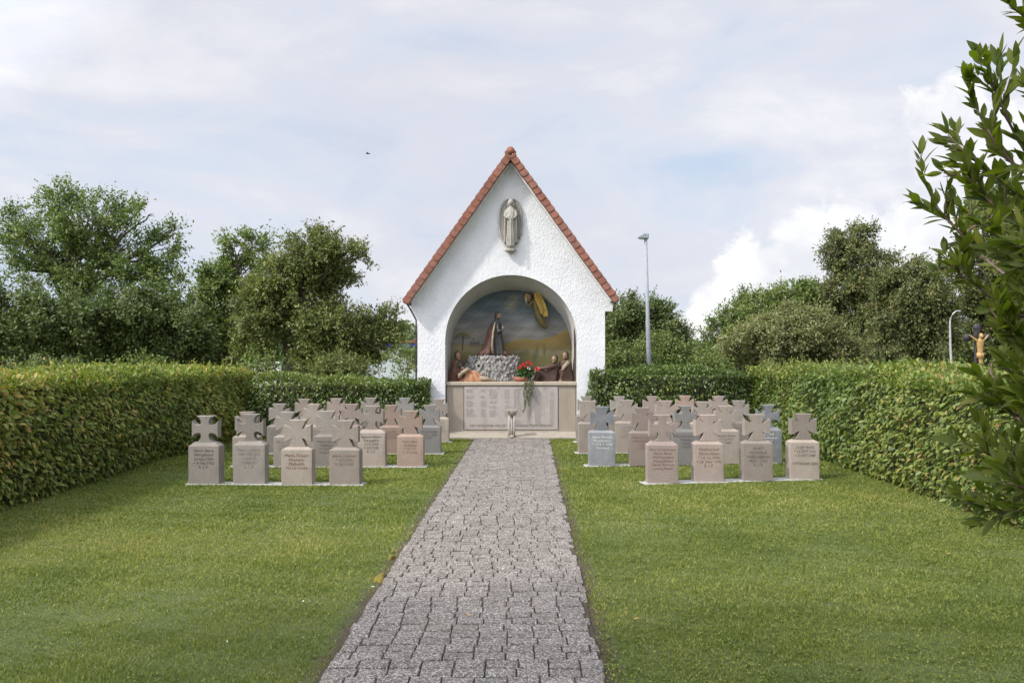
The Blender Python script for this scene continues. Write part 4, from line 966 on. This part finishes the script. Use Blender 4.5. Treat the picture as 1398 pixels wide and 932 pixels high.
for i,(cx_,cy_,w_,h__,dd,lm_,nl_,lab) in enumerate([(60,512,55,14,22,LD,4500,'low dark bush behind the olive hedge at the far left edge'),(190,512,45,13,23,LG,3500,'low green bush behind the olive hedge right of the tall airy tree'),
    (455,508,50,14,23,LO,4500,'low olive bush under the leafy tree left of the chapel'),(968,508,26,14,22,LG,2500,'low fresh green bush between the lamp post and the round olive bush'),
    (352,506,24,14,22,LG,1100,'small thin bush before the whitewashed wall behind the hedge corner'),(556,498,14,24,21,LG,900,'thin sapling before the low house beside the chapel corner')]):
    tree('low_bush',lab,US,[(cx_,530),(cx_+1,516),(cx_,cy_)],[(cx_-w_*.5,cy_+2,w_*.5,h__,1),(cx_+w_*.1,cy_-3,w_*.5,h__,1),(cx_+w_*.6,cy_+1,w_*.45,h__*.9,1)],dd,lm_,nl_,.085,80+i,.03,upshoot=.5,cat='bush')
# far belt of trees closing the horizon
r=np.random.RandomState(77); n=60000
X_=r.uniform(-75,75,n); base_=70+r.randn(n)*2; top=3.2+1.3*fbm(X_*.15,0*X_,0,9)+.8*fbm(X_*.6,0*X_,0,10); Z_=np.abs(r.rand(n))*top
Pt=np.stack([X_,base_,Z_],1); V1,F1,T1=leaves(Pt,r.randn(n,3),np.array([0,-.6,.8])+r.randn(n,3)*.5,.45,.35,np.clip(.3+.25*r.randn(n),0,1))
tag(npmesh('far_woodland',V1,F1,LD,tint=T1),'distant belt of dark green trees along the horizon','woodland',kind='stuff')
# the tree beside the photographer whose thin shade lies over the near lawn and path
tree('shade_tree','tall leafy tree beside the photographer, outside the left edge of the view',None,[(-7.2,-1.6,0),(-7.0,-1.5,2.5),(-6.7,-1.3,5),(-6.4,-1.1,7)],
     [(-6.2,-.8,8.2,2.2,1.6),(-4.6,.2,7.6,1.7,1.2),(-7.8,-2.6,8.0,1.8,1.5),(-5.4,-3.0,8.4,1.8,1.3),(-7.9,.6,7.7,1.6,1.2),(-3.9,-1.6,7.9,1.5,1.1),(-6.2,1.3,8.0,1.5,1.1)],None,LG,15000,.10,60,.2)
# ---------------------------------------------------------------- lamp posts, crucifix, house, wall
d=21.5; root=empty('lamp_post',tuple(P(887,523,d)[:2])+(0,)); tag(root,'tall grey tapered lamp post with a boxy head right of the chapel','street lamp')
def rel(o,rt_): return setpar(o,rt_)
a=P(888,523,d); a.z=0; b=P(881.5,327,d); q=MB(); m_=a.lerp(b,.5)
q.tube([a,a.lerp(b,.55),a.lerp(b,.56),b],[.062,.058,.048,.04],12); rel(q.build('pole',M['galv']),root)
t=P(881.5,321,d); K=Matrix.Translation(t)@Matrix.Scale(.72,4)@Matrix.Translation(-t)
q=MB(); q.box(t.x-.08,t.x+.10,t.y-.10,t.y+.16,t.z-.14,t.z+.06,K,.02); q.box(t.x-.27,t.x+.02,t.y-.12,t.y+.12,t.z-.115,t.z-.07,K,.01)
vv=[(t.x-.25,t.y-.12,t.z-.068),(t.x-.25,t.y+.12,t.z-.068),(t.x-.05,t.y+.12,t.z+.05),(t.x-.05,t.y-.12,t.z+.05),(t.x-.05,t.y-.12,t.z-.068),(t.x-.05,t.y+.12,t.z-.068)]
q.add([K@Vector(v) for v in vv],[(0,1,2,3),(0,3,4),(1,5,2),(3,2,5,4),(0,4,5,1)])
rel(q.build('lamp_head',M['galv']),root)
q=MB(); q.ball(K@Vector((t.x-.14,t.y,t.z-.12)),.07,12,8,(1,1,.4)); rel(q.build('lamp_glass',M['white_paint']),root)

d=22.6; a=P(1299,520,d); a.z=0; root=empty('lamp_post',tuple(a)); tag(root,'slim white pole with curved top in front of the trees on the right','street lamp')
q=MB(); q.tube([a,P(1299,500,d),P(1297.5,470,d),P(1297,440,d),P(1298,434,d),P(1301,428,d),P(1305,425,d),P(1308,424,d)],[.032,.032,.030,.022,.021,.019,.017,.015],10); rel(q.build('pole',simple('grey_white',(.33,.33,.32),.6,bumpd=0)),root)
q=MB(); q.ball(P(1309.5,424.5,d),.04,10,6,(1.5,1,.5)); rel(q.build('lamp_head',M['galv']),root)

d=22.0; a=P(1334,520,d); a.z=0; root=empty('wayside_crucifix',tuple(a),math.radians(14)); tag(root,'black wooden cross with a golden crucified figure above the right hedge','crucifix')
zc=P(0,460,d).z; zt_=P(0,447,d).z
q=MB(); q.box(-.07,.07,-.04,.04,0,zt_,None,.008); q.box(-.30,.30,-.037,.043,zc-.075,zc+.045,None,.008)
for (x_,z_) in ((-.30,zc-.015),(.30,zc-.015),(0,zt_)): q.tube([(x_,-.039,z_),(x_,.041,z_)],.10,12)
q.build('cross',M['black_wood'],root)
q=MB(); hz=zc+.0
q.loft([(0.02,-.10,zc-.86,.035,.03,0),(.02,-.12,zc-.72,.05,.04,0),(.0,-.12,zc-.58,.06,.05,0),(0,-.10,zc-.46,.085,.06,0),(0,-.10,zc-.36,.075,.055,0),(0,-.10,zc-.2,.10,.06,0),(0,-.10,zc-.1,.11,.055,0),(0,-.10,zc-.05,.04,.035,0),(0,-.10,zc+.0,.035,.03,0)],k=16)
for s in (-1,1):
    q.tube([(s*.09,-.10,zc-.1),(s*.18,-.085,zc-.04),(s*.27,-.06,zc+.03)],[.035,.027,.02],8); q.ball((s*.285,-.06,zc+.04),.022,8,6)
q.ball((.01,-.125,zc+.03),.062,12,8,(.85,.95,1.15)); q.ball((.01,-.19,zc+.02),.013,6,5); q.ball((.03,-.12,zc-.89),.035,8,6,(.8,1,1.4))
cor=q.build('figure',M['gold'],root,voxel=.012)
q=MB(); q.loft([(0,-.11,zc-.56,.08,.07,1),(0,-.10,zc-.48,.095,.07,1),(0,-.10,zc-.41,.09,.065,1)],fold=.08,nf=6,k=24); o=q.build('loincloth',M['gold'],root)

d=45; hx0=P(500,500,d).x; hx1=P(700,500,d).x; zt_=2.40
root=empty('low_house',((hx0+hx1)/2,d,0)); tag(root,'low white house with blue fascia and red roof edge seen left of the chapel','house')
hp=lambda o: rel(o,root)
wx0,wx1=P(543,0,d).x,P(562,0,d).x; wz0,wz1=P(0,490,d).z,P(0,475,d).z
q=MB()
for (a0,a1,b0,b1) in ((hx0,wx0,0,2.1),(wx1,hx1,0,2.1),(wx0,wx1,0,wz0),(wx0,wx1,wz1,2.1)): q.box(a0,a1,d,d+.3,b0,b1)
q.box(hx0,hx0+.3,d+.302,d+6,0,2.1); q.box(hx1-.3,hx1,d+.302,d+6,0,2.1); q.box(hx0,hx1,d+6.002,d+6.3,0,2.1)
hp(q.build('wall',simple('house_white',(.46,.49,.52),.8,var=.05)))
q=MB(); q.box(hx0-.2,hx1+.2,d-.22,d-.12,2.1,2.27); hp(q.build('fascia',simple('blue_fascia',(.03,.06,.30),.5)))
q=MB(); q.add([(hx0-.3,d-.3,2.29),(hx1+.3,d-.3,2.29),(hx1+.3,d+3,2.36),(hx0-.3,d+3,2.36),(hx1+.3,d+6.6,2.29),(hx0-.3,d+6.6,2.29),(hx0-.3,d-.3,2.42),(hx1+.3,d-.3,2.42),(hx1+.3,d+3,2.48),(hx0-.3,d+3,2.48),(hx1+.3,d+6.6,2.42),(hx0-.3,d+6.6,2.42)],
    [(0,1,2,3),(3,2,4,5),(6,9,8,7),(9,11,10,8),(0,6,7,1),(5,4,10,11),(1,7,8,2),(0,3,9,6),(2,8,10,4),(3,5,11,9)]); hp(q.build('roof',M['tile']))
q=MB(); t_=.06
q.box(wx0,wx0+t_,d-.03,d+.1,wz0,wz1); q.box(wx1-t_,wx1,d-.03,d+.1,wz0,wz1); q.box(wx0+t_,wx1-t_,d-.03,d+.1,wz0,wz0+t_); q.box(wx0+t_,wx1-t_,d-.03,d+.1,wz1-t_,wz1)
fr_=hp(q.build('window',M['white_paint']))
q=MB(); q.box(wx0+t_,wx1-t_,d+.03,d+.05,wz0+t_,wz1-t_); o=q.build('pane',simple('dark_glass',(.02,.025,.03),.1,bumpd=0)); o.parent=fr_; o.matrix_parent_inverse=Matrix.Identity(4)

# white car-like brightness behind the leafy tree: a low whitewashed wall
q=MB(); a=P(340,500,40); b=P(382,500,40); q.box(a.x,b.x,40,40.3,0,P(0,496,40).z,None,.02); q.box(a.x-.05,b.x+.05,39.95,40.35,P(0,496,40).z+.003,P(0,494,40).z,None,.01)
tag(q.build('garden_wall',M['white_trim']),'bright whitewashed wall glimpsed low under the trees left of the dark trunk','wall')
q=MB(); a=P(1166,500,22); b=P(1310,500,22)
wll=empty('garden_wall',((a.x+b.x)/2,22,0)); tag(wll,'low stone wall with pale coping showing just above the right hedge','wall')
q.box(a.x,b.x,22,22.3,0,1.14,None,.02); rel(q.build('masonry',M['stone_grey']),wll)
q=MB(); q.box(a.x-.05,a.x+1.2,21.95,22.35,1.223,1.28,None,.01); q.box(a.x,a.x+1.15,22.0,22.3,1.143,1.22); q.box(a.x+1.25,b.x+.05,21.95,22.35,1.143,1.20,None,.01); rel(q.build('coping',M['footing']),wll)

# bird
bp=P(502,210,60); bd=empty('bird',tuple(bp)); tag(bd,'tiny dark bird flying high left of the gable','bird')
q=MB(); q.loft([(0,-.0,0,.01,.01)],k=6) if False else None
q.tube([(-.16,0,0),(-.08,0,.01),(0,0,.01),(.10,0,.0),(.15,0,.02),(.18,0,.02)],[.01,.035,.05,.035,.03,.006],8)
q.build('body',M['black_wood'],bd)
for s in (-1,1):
    q=MB(); q.add([(-.03,0,.02),(.06,0,.02),(.02,s*.14,.08),(-.05,s*.30,.05),(-.03,0,.01),(.06,0,.01),(.02,s*.14,.07),(-.05,s*.30,.045)],[(0,1,2,3),(4,7,6,5),(0,4,5,1),(1,5,6,2),(2,6,7,3),(3,7,4,0)]); q.build('wing',M['black_wood'],bd)

# ---------------------------------------------------------------- foreground shrub at the right
LS=leafmat('shrub_leaf',[(0,(0.058,0.083,0.013)),(.5,(0.096,0.125,0.019)),(.85,(0.142,0.156,0.030)),(1,(0.193,0.187,0.051))],.5,.55,.3,(1.3,1.5,.35))
def shrub():
    r=np.random.RandomState(5); rr=random.Random(5)
    trunk=[np.array([2.25,3.05,0]),np.array([2.22,3.0,.5]),np.array([2.15,3.0,1.1]),np.array([2.12,2.98,1.7]),np.array([2.10,3.0,2.3]),np.array([2.07,3.0,2.6])]
    root=empty('foreground_shrub',(2.25,3.05,0)); tag(root,'large leaved green shrub reaching in from the right edge close to the camera','shrub')
    par=lambda o: rel(o,root)
    tm=MB(); tm.tube([tuple(p) for p in trunk],[.035,.03,.027,.023,.018,.008],8)
    # limbs: px polylines (tip last), depth start->end
    limbs=[([(1500,150),(1450,60),(1415,35),(1395,20),(1378,8)],2.3,2.2,.012),
     ([(1490,300),(1430,250),(1390,190),(1370,150),(1356,115),(1344,80)],2.7,2.7,1),
     ([(1430,250),(1385,225),(1350,180),(1330,140),(1320,112)],2.7,2.75,1),
     ([(1490,330),(1420,290),(1370,250),(1330,218),(1308,198),(1294,184)],2.8,2.9,1),
     ([(1490,420),(1420,390),(1360,350),(1320,325),(1285,290),(1270,265),(1260,238),(1257,212)],2.9,3.0,1),
     ([(1500,360),(1430,330),(1380,300),(1340,265),(1310,242),(1288,236)],2.8,2.9,1),
     ([(1500,470),(1430,440),(1380,425),(1340,395),(1315,380),(1298,360),(1290,345)],2.9,3.0,1),
     ([(1500,450),(1440,400),(1400,360),(1370,330),(1340,305)],2.7,2.7,1),
     ([(1500,500),(1440,480),(1400,470),(1375,452),(1362,435),(1350,420)],2.8,2.9,1),
     ([(1500,560),(1440,550),(1410,530),(1398,516),(1385,508)],2.9,2.9,1),
     ([(1500,600),(1440,600),(1400,580),(1380,562),(1362,552),(1350,550)],2.9,3.0,1),
     ([(1500,640),(1440,640),(1400,640),(1365,628),(1345,612),(1334,606)],2.9,3.0,1),
     ([(1500,730),(1440,710),(1400,697),(1370,700),(1348,692),(1336,684)],2.9,3.0,1),
     ([(1500,690),(1440,680),(1410,670),(1380,660),(1350,655)],2.8,2.8,1),
     ([(1520,620),(1460,580),(1420,560),(1390,540)],2.6,2.6,1),
     ([(1520,350),(1460,330),(1430,350),(1400,330)],2.5,2.6,1),
     ([(1520,250),(1460,200),(1430,150),(1400,120)],2.4,2.5,1),
     ([(1520,520),(1460,450),(1430,430),(1395,400)],2.5,2.6,1)]
    pts_all=[];dir_all=[];up=[]
    # limbs: the ones reaching left are laid out one by one, the far side of the shrub repeats them turned about the stem
    for dx_,dy_,hh_ in ((.10,.08,2.4),(.16,-.06,2.0),(.05,.16,1.7)):
        tm.tube([(2.25+dx_*.4,3.05+dy_*.4,0),(2.25+dx_,3.05+dy_,hh_*.35),(2.25+dx_*1.8,3.05+dy_*1.5,hh_*.7),(2.25+dx_*3,3.05+dy_*2,hh_)],[.024,.02,.014,.005],7)
    for li_,(pl,d0,d1,_) in enumerate(limbs+limbs+limbs[2:]):
        k=len(pl); w_=[np.array(P(x,y,d0+(d1-d0)*i/(k-1)+rr.uniform(-.03,.03))) for i,(x,y) in enumerate(pl)]
        z0=w_[0][2]; j=min(range(6),key=lambda q:abs(trunk[q][2]-(z0-.25))); w_=[trunk[j]]+w_
        if li_>=len(limbs):
            an_=math.radians(rr.uniform(130,230)); ca,sa_=math.cos(an_),math.sin(an_); c0=trunk[j]; kz=rr.uniform(.85,1.1)
            w_=[c0+np.array([(p[0]-c0[0])*ca-(p[1]-c0[1])*sa_,(p[0]-c0[0])*sa_+(p[1]-c0[1])*ca,(p[2]-c0[2])*kz-(.25 if li_%3==0 else 0)*(k>0)]) for p in w_]
        # smooth
        sm=[]; 
        for i in range(len(w_)-1):
            p0_,p1_,p2_,p3_=w_[max(i-1,0)],w_[i],w_[i+1],w_[min(i+2,len(w_)-1)]
            for t in np.linspace(0,1,6,endpoint=False):
                sm.append(.5*((2*p1_)+(-p0_+p2_)*t+(2*p0_-5*p1_+4*p2_-p3_)*t*t+(-p0_+3*p1_-3*p2_+p3_)*t**3))
        sm.append(w_[-1]); m=len(sm)
        tm.tube([tuple(p) for p in sm],[.0065*(1-i/m)+.0016 for i in range(m)],6)
        # leaves along the outer part + side twigs
        def line_leaves(seq,step,tipclump=True):
            seg=np.array(seq); dl=np.linalg.norm(np.diff(seg,axis=0),axis=1); cum=np.concatenate([[0],np.cumsum(dl)]); T=cum[-1]; s=0.0; side=1
            while s<T:
                i=min(np.searchsorted(cum,s,'right')-1,len(dl)-1); t=(s-cum[i])/max(dl[i],1e-6); p=seg[i]*(1-t)+seg[i+1]*t; dr=(seg[i+1]-seg[i])/max(dl[i],1e-6)
                ang=rr.uniform(0,2*PI); a_=np.cross(dr,[.2,.3,1]); a_/=np.linalg.norm(a_); b_=np.cross(dr,a_); o_=(a_*math.cos(ang)+b_*math.sin(ang))
                pts_all.append(p); dir_all.append(dr*rr.uniform(.8,1.3)+o_*rr.uniform(.4,.8)+np.array([0,0,rr.uniform(-.1,.25)])); up.append(1)
                s+=step*rr.uniform(.6,1.4)
            for _ in range(3):
                pts_all.append(seg[-1]); dir_all.append((seg[-1]-seg[-2])/np.linalg.norm(seg[-1]-seg[-2])+r.randn(3)*.35); up.append(1)
        st_=int(m*(.18 if li_>=len(limbs) or w_[-1][2]<2.0 else .24)); line_leaves(sm[st_:],.0125)
        for q in range(rr.randint(4,6) if w_[-1][2]>2.15 else rr.randint(8,12)):
            i=rr.randrange(int(m*.28),int(m*.80)); p=sm[i]; dr=sm[min(i+1,m-1)]-sm[i]; dr=dr/np.linalg.norm(dr)
            o_=r.randn(3); o_-=dr*o_.dot(dr); o_/=np.linalg.norm(o_); L_=rr.uniform(.06,.13)
            v=dr*.8+o_*.7+np.array([0,0,.25]); v/=np.linalg.norm(v)
            tw=[p,p+v*L_*.5+np.array([0,0,.005]),p+v*L_+np.array([0,0,.02])]
            tm.tube([tuple(x) for x in tw],[.0024,.0019,.0012],5); line_leaves(tw,.015)
    par(tm.build('branches',M['stem_pink']))
    Pt=np.array(pts_all); D=nrm(np.array(dir_all)); n=len(Pt)
    Nl=nrm(np.array([-.25,-.25,.9])+r.randn(n,3)*.55)
    L_=.044+.044*r.rand(n); L_=np.where(r.rand(n)<.2,L_*.6,L_)
    # each leaf: midrib-folded, arched, 5 stations
    S=nrm(np.cross(D,Nl)); Nn=np.cross(S,D); ts=np.array([0,.12,.32,.55,.78,1.0]); ws=np.array([.06,.55,.95,1.0,.62,.03]); K=len(ts)
    W=L_*(.13+.075*r.rand(n)); curl=r.uniform(-.10,.34,n)
    V=np.zeros((n,K,3,3)); 
    for k in range(K):
        ctr=Pt+D*(L_*ts[k]+.004)[:,None]-Nn*(L_*curl*ts[k]**2)[:,None]
        V[:,k,1]=ctr; V[:,k,0]=ctr+S*(W*ws[k])[:,None]+Nn*(W*ws[k]*.28)[:,None]; V[:,k,2]=ctr-S*(W*ws[k])[:,None]+Nn*(W*ws[k]*.28)[:,None]
    V=V.reshape(-1,3); b=(np.arange(n)*K*3)[:,None]; fs=[]
    for k in range(K-1):
        i=k*3; fs.append(b+np.array([[i,i+1,i+4,i+3]])); fs.append(b+np.array([[i+1,i+2,i+5,i+4]]))
    par(npmesh('foliage',V,np.concatenate(fs),LS,tint=np.repeat(np.clip(.45+.25*r.randn(n),0,1),K*3),smooth=True))
shrub()

# ---------------------------------------------------------------- grass
GM=leafmat('grass_blade',[(0,(0.058,0.087,0.015)),(.38,(0.133,0.167,0.030)),(.62,(0.212,0.238,0.048)),(.82,(0.318,0.295,0.088)),(1,(0.403,0.335,0.149))],.3,.5,.3,(1.3,1.5,.5))
def grass():
    r=np.random.RandomState(8); out=[]
    for (y0,y1,dn,h,wd) in ((2.9,5.5,15000,.0155,.0030),(5.5,8,8500,.017,.0042),(8,12,4300,.020,.006),(12,17.0,2400,.023,.0085)):
        A=(y1-y0)*11.0; n=int(A*dn); x=r.uniform(-5.75,5.25,n); y=r.uniform(y0,y1,n)
        k=(np.abs(x)<.72*y+.6); x,y=x[k],y[k]
        pc=PK*y+PB; dd=np.abs(x-pc)-PW/2
        edge=np.where(x<pc,.095,.045)+.065*fbm(y*3,np.sign(x-pc)*3,0,3)
        k=(dd>np.maximum(edge*0.6,.0)-.012)|((dd>-.02)&(r.rand(len(x))<.25)); 
        k&=~((dd<edge+.05)&(dd<.12)&(r.rand(len(x))<.55))
        for (gx_,gy_,hx_,hy_) in occl:
            k&=~((np.abs(x-gx_)<hx_-.04)&(np.abs(y-gy_)<hy_-.03))
        k&=~((y>16.82)&(np.abs(x)<1.45))
        x,y=x[k],y[k]; n=len(x)
        pat=fbm(x*.55,y*.55,0,31); pat2=fbm(x*2.6,y*2.6,0,32)
        pat3=fbm(x*9,y*9,0,33); hh=h*(.5+.9*r.rand(n))*(1+.22*pat2+.38*np.clip(pat3,-1.5,1.5)); tn=np.clip(.42+.16*pat+.15*pat2-.10*pat3+.22*np.clip(fbm(x*1.1,y*1.6,0,35)-.55,0,1)+.20*r.randn(n),0,1)
        b=np.stack([x,y,np.full(n,-.002)],1); an=r.rand(n)*2*PI; ln=np.abs(r.randn(n))*.9
        tip=b+np.stack([np.cos(an)*ln,np.sin(an)*ln,np.ones(n)],1)*hh[:,None]
        a2=r.rand(n)*PI; s=np.stack([np.cos(a2),np.sin(a2),0*a2],1)*(wd*(.6+.8*r.rand(n)))[:,None]
        V=np.stack([b-s,b+s,tip],1); out.append((V,tn))
    V=np.concatenate([o[0] for o in out]); tn=np.concatenate([o[1] for o in out]); n=len(V)
    Fc=np.arange(n*3).reshape(-1,3)
    tag(npmesh('grass',V.reshape(-1,3),Fc,GM,tint=np.repeat(tn,3)),'short mown lawn grass on both sides of the paved path','grass',kind='stuff')
    n=26000; y=3.2+8.5*r.rand(n)**1.5; x=r.uniform(-5.4,4.9,n); k=(np.abs(x)<.72*y+.5)&(np.abs(x-(PK*y+PB))>PW/2+.1)&(fbm(x*3,y*3,0,51)+.6*fbm(x*11,y*11,0,52)>.1); x,y=x[k],y[k]; kk=4; n=len(x)*kk
    x=np.repeat(x,kk)+r.randn(n)*.009; y=np.repeat(y,kk)+r.randn(n)*.009
    V_,F_,T_=leaves(np.stack([x,y,.010+.010*r.rand(n)],1),np.concatenate([r.randn(n,2),.15+.25*r.rand(n,1)],1),np.array([0,0,1.])+r.randn(n,3)*.3,.015,.012,np.clip(.36+.16*r.randn(n),0,1))
    tag(npmesh('clover',V_,F_,GM,tint=T_),'clover and low leafy herbs growing through the lawn','clover',kind='stuff')
    # weeds and clover along the paving edges
    n=1100; y=2.9+13.8*r.rand(n); sd=np.where(r.rand(n)<.5,-1,1); x=PK*y+PB+sd*(PW/2+.02+np.abs(r.randn(n))*.06)
    cl=fbm(y*2.2,sd*5,0,44)>.25; x,y=x[cl],y[cl]; n=len(x); kk=7
    x=np.repeat(x,kk)+r.randn(n*kk)*.025; y=np.repeat(y,kk)+r.randn(n*kk)*.025; n*=kk
    Pt=np.stack([x,y,.008+.012*r.rand(n)],1); D=np.concatenate([r.randn(n,2),.3+.3*r.rand(n,1)],1)
    V_,F_,T_=leaves(Pt,D,np.array([0,0,1.])+r.randn(n,3)*.25,.015,.011,np.clip(.45+.2*r.randn(n),0,1))
    tag(npmesh('edge_weeds',V_,F_,GM,tint=T_),'small weeds and clover growing along the paving edges','weeds',kind='stuff')
grass()
# moss cushions by the left paving edge
mossm=simple('moss',(.15,.115,.012),.95,var=.4,scale=60,bumpd=.02,bs=80)
def mossat(px,py,rx,ry,lab):
    d=F*EYE/(py-HY); c=P(px,py,d); q=MB(); k=18; rr=random.Random(px)
    vs=[(c.x,c.y,.03)]; 
    for ring_,z in ((.5,.028),(.85,.018),(1.0,.0)):
        for j in range(k):
            a=2*PI*j/k; m=ring_*(1+.25*math.sin(3*a+px)+.15*rr.uniform(-1,1)); vs.append((c.x+rx*m*math.cos(a),c.y+ry*m*math.sin(a),z+rr.uniform(-.003,.003)))
    fs=[(0,1+j,1+(j+1)%k) for j in range(k)]+[(1+i*k+j,1+(i+1)*k+j,1+(i+1)*k+(j+1)%k,1+i*k+(j+1)%k) for i in range(2) for j in range(k)]
    q.add(vs,fs,True); tag(q.build('moss_patch',mossm),lab,'moss','moss patches at the left paving edge')
mossat(519,790,.04,.12,'mustard yellow moss patch at the left paving edge in the foreground')
mossat(534,762,.025,.07,'smaller yellow moss patch farther along the left paving edge')
# fallen leaves
fm=simple('dry_leaf',(.38,.24,.05),.7,var=.2,bumpd=0); fm2=simple('pale_petal',(.7,.68,.5),.7,var=.1,bumpd=0)
for (px,py,m_,s,lab) in ((868,850,fm,.024,'yellow fallen leaf on the grass just right of the paving'),(414,826,fm2,.012,'pale fallen petal on the foreground grass left of the paving'),(310,882,fm2,.010,'tiny white petal on the grass at lower left'),(509,806,fm2,.014,'pale pebble sized petal beside the moss at the paving edge'),(1295,760,fm,.025,'small brownish fallen leaf on the right lawn'),(640,845,fm,.02,'tiny dry leaf lying on the near paving')):
    d=F*EYE/(py-HY); c=P(px,py,d); q=MB(); q.add([(-s,0,0),(-s*.3,-s*.45,.006),(s*.5,-s*.4,.004),(s,0,.008),(s*.4,s*.45,.003),(-s*.4,s*.4,.006)],[(0,1,2,3),(0,3,4,5)])
    o=q.build('fallen_leaf',m_); o.location=(c.x,c.y,.027); o.rotation_euler=(.1,.1,px); tag(o,lab,'leaf')
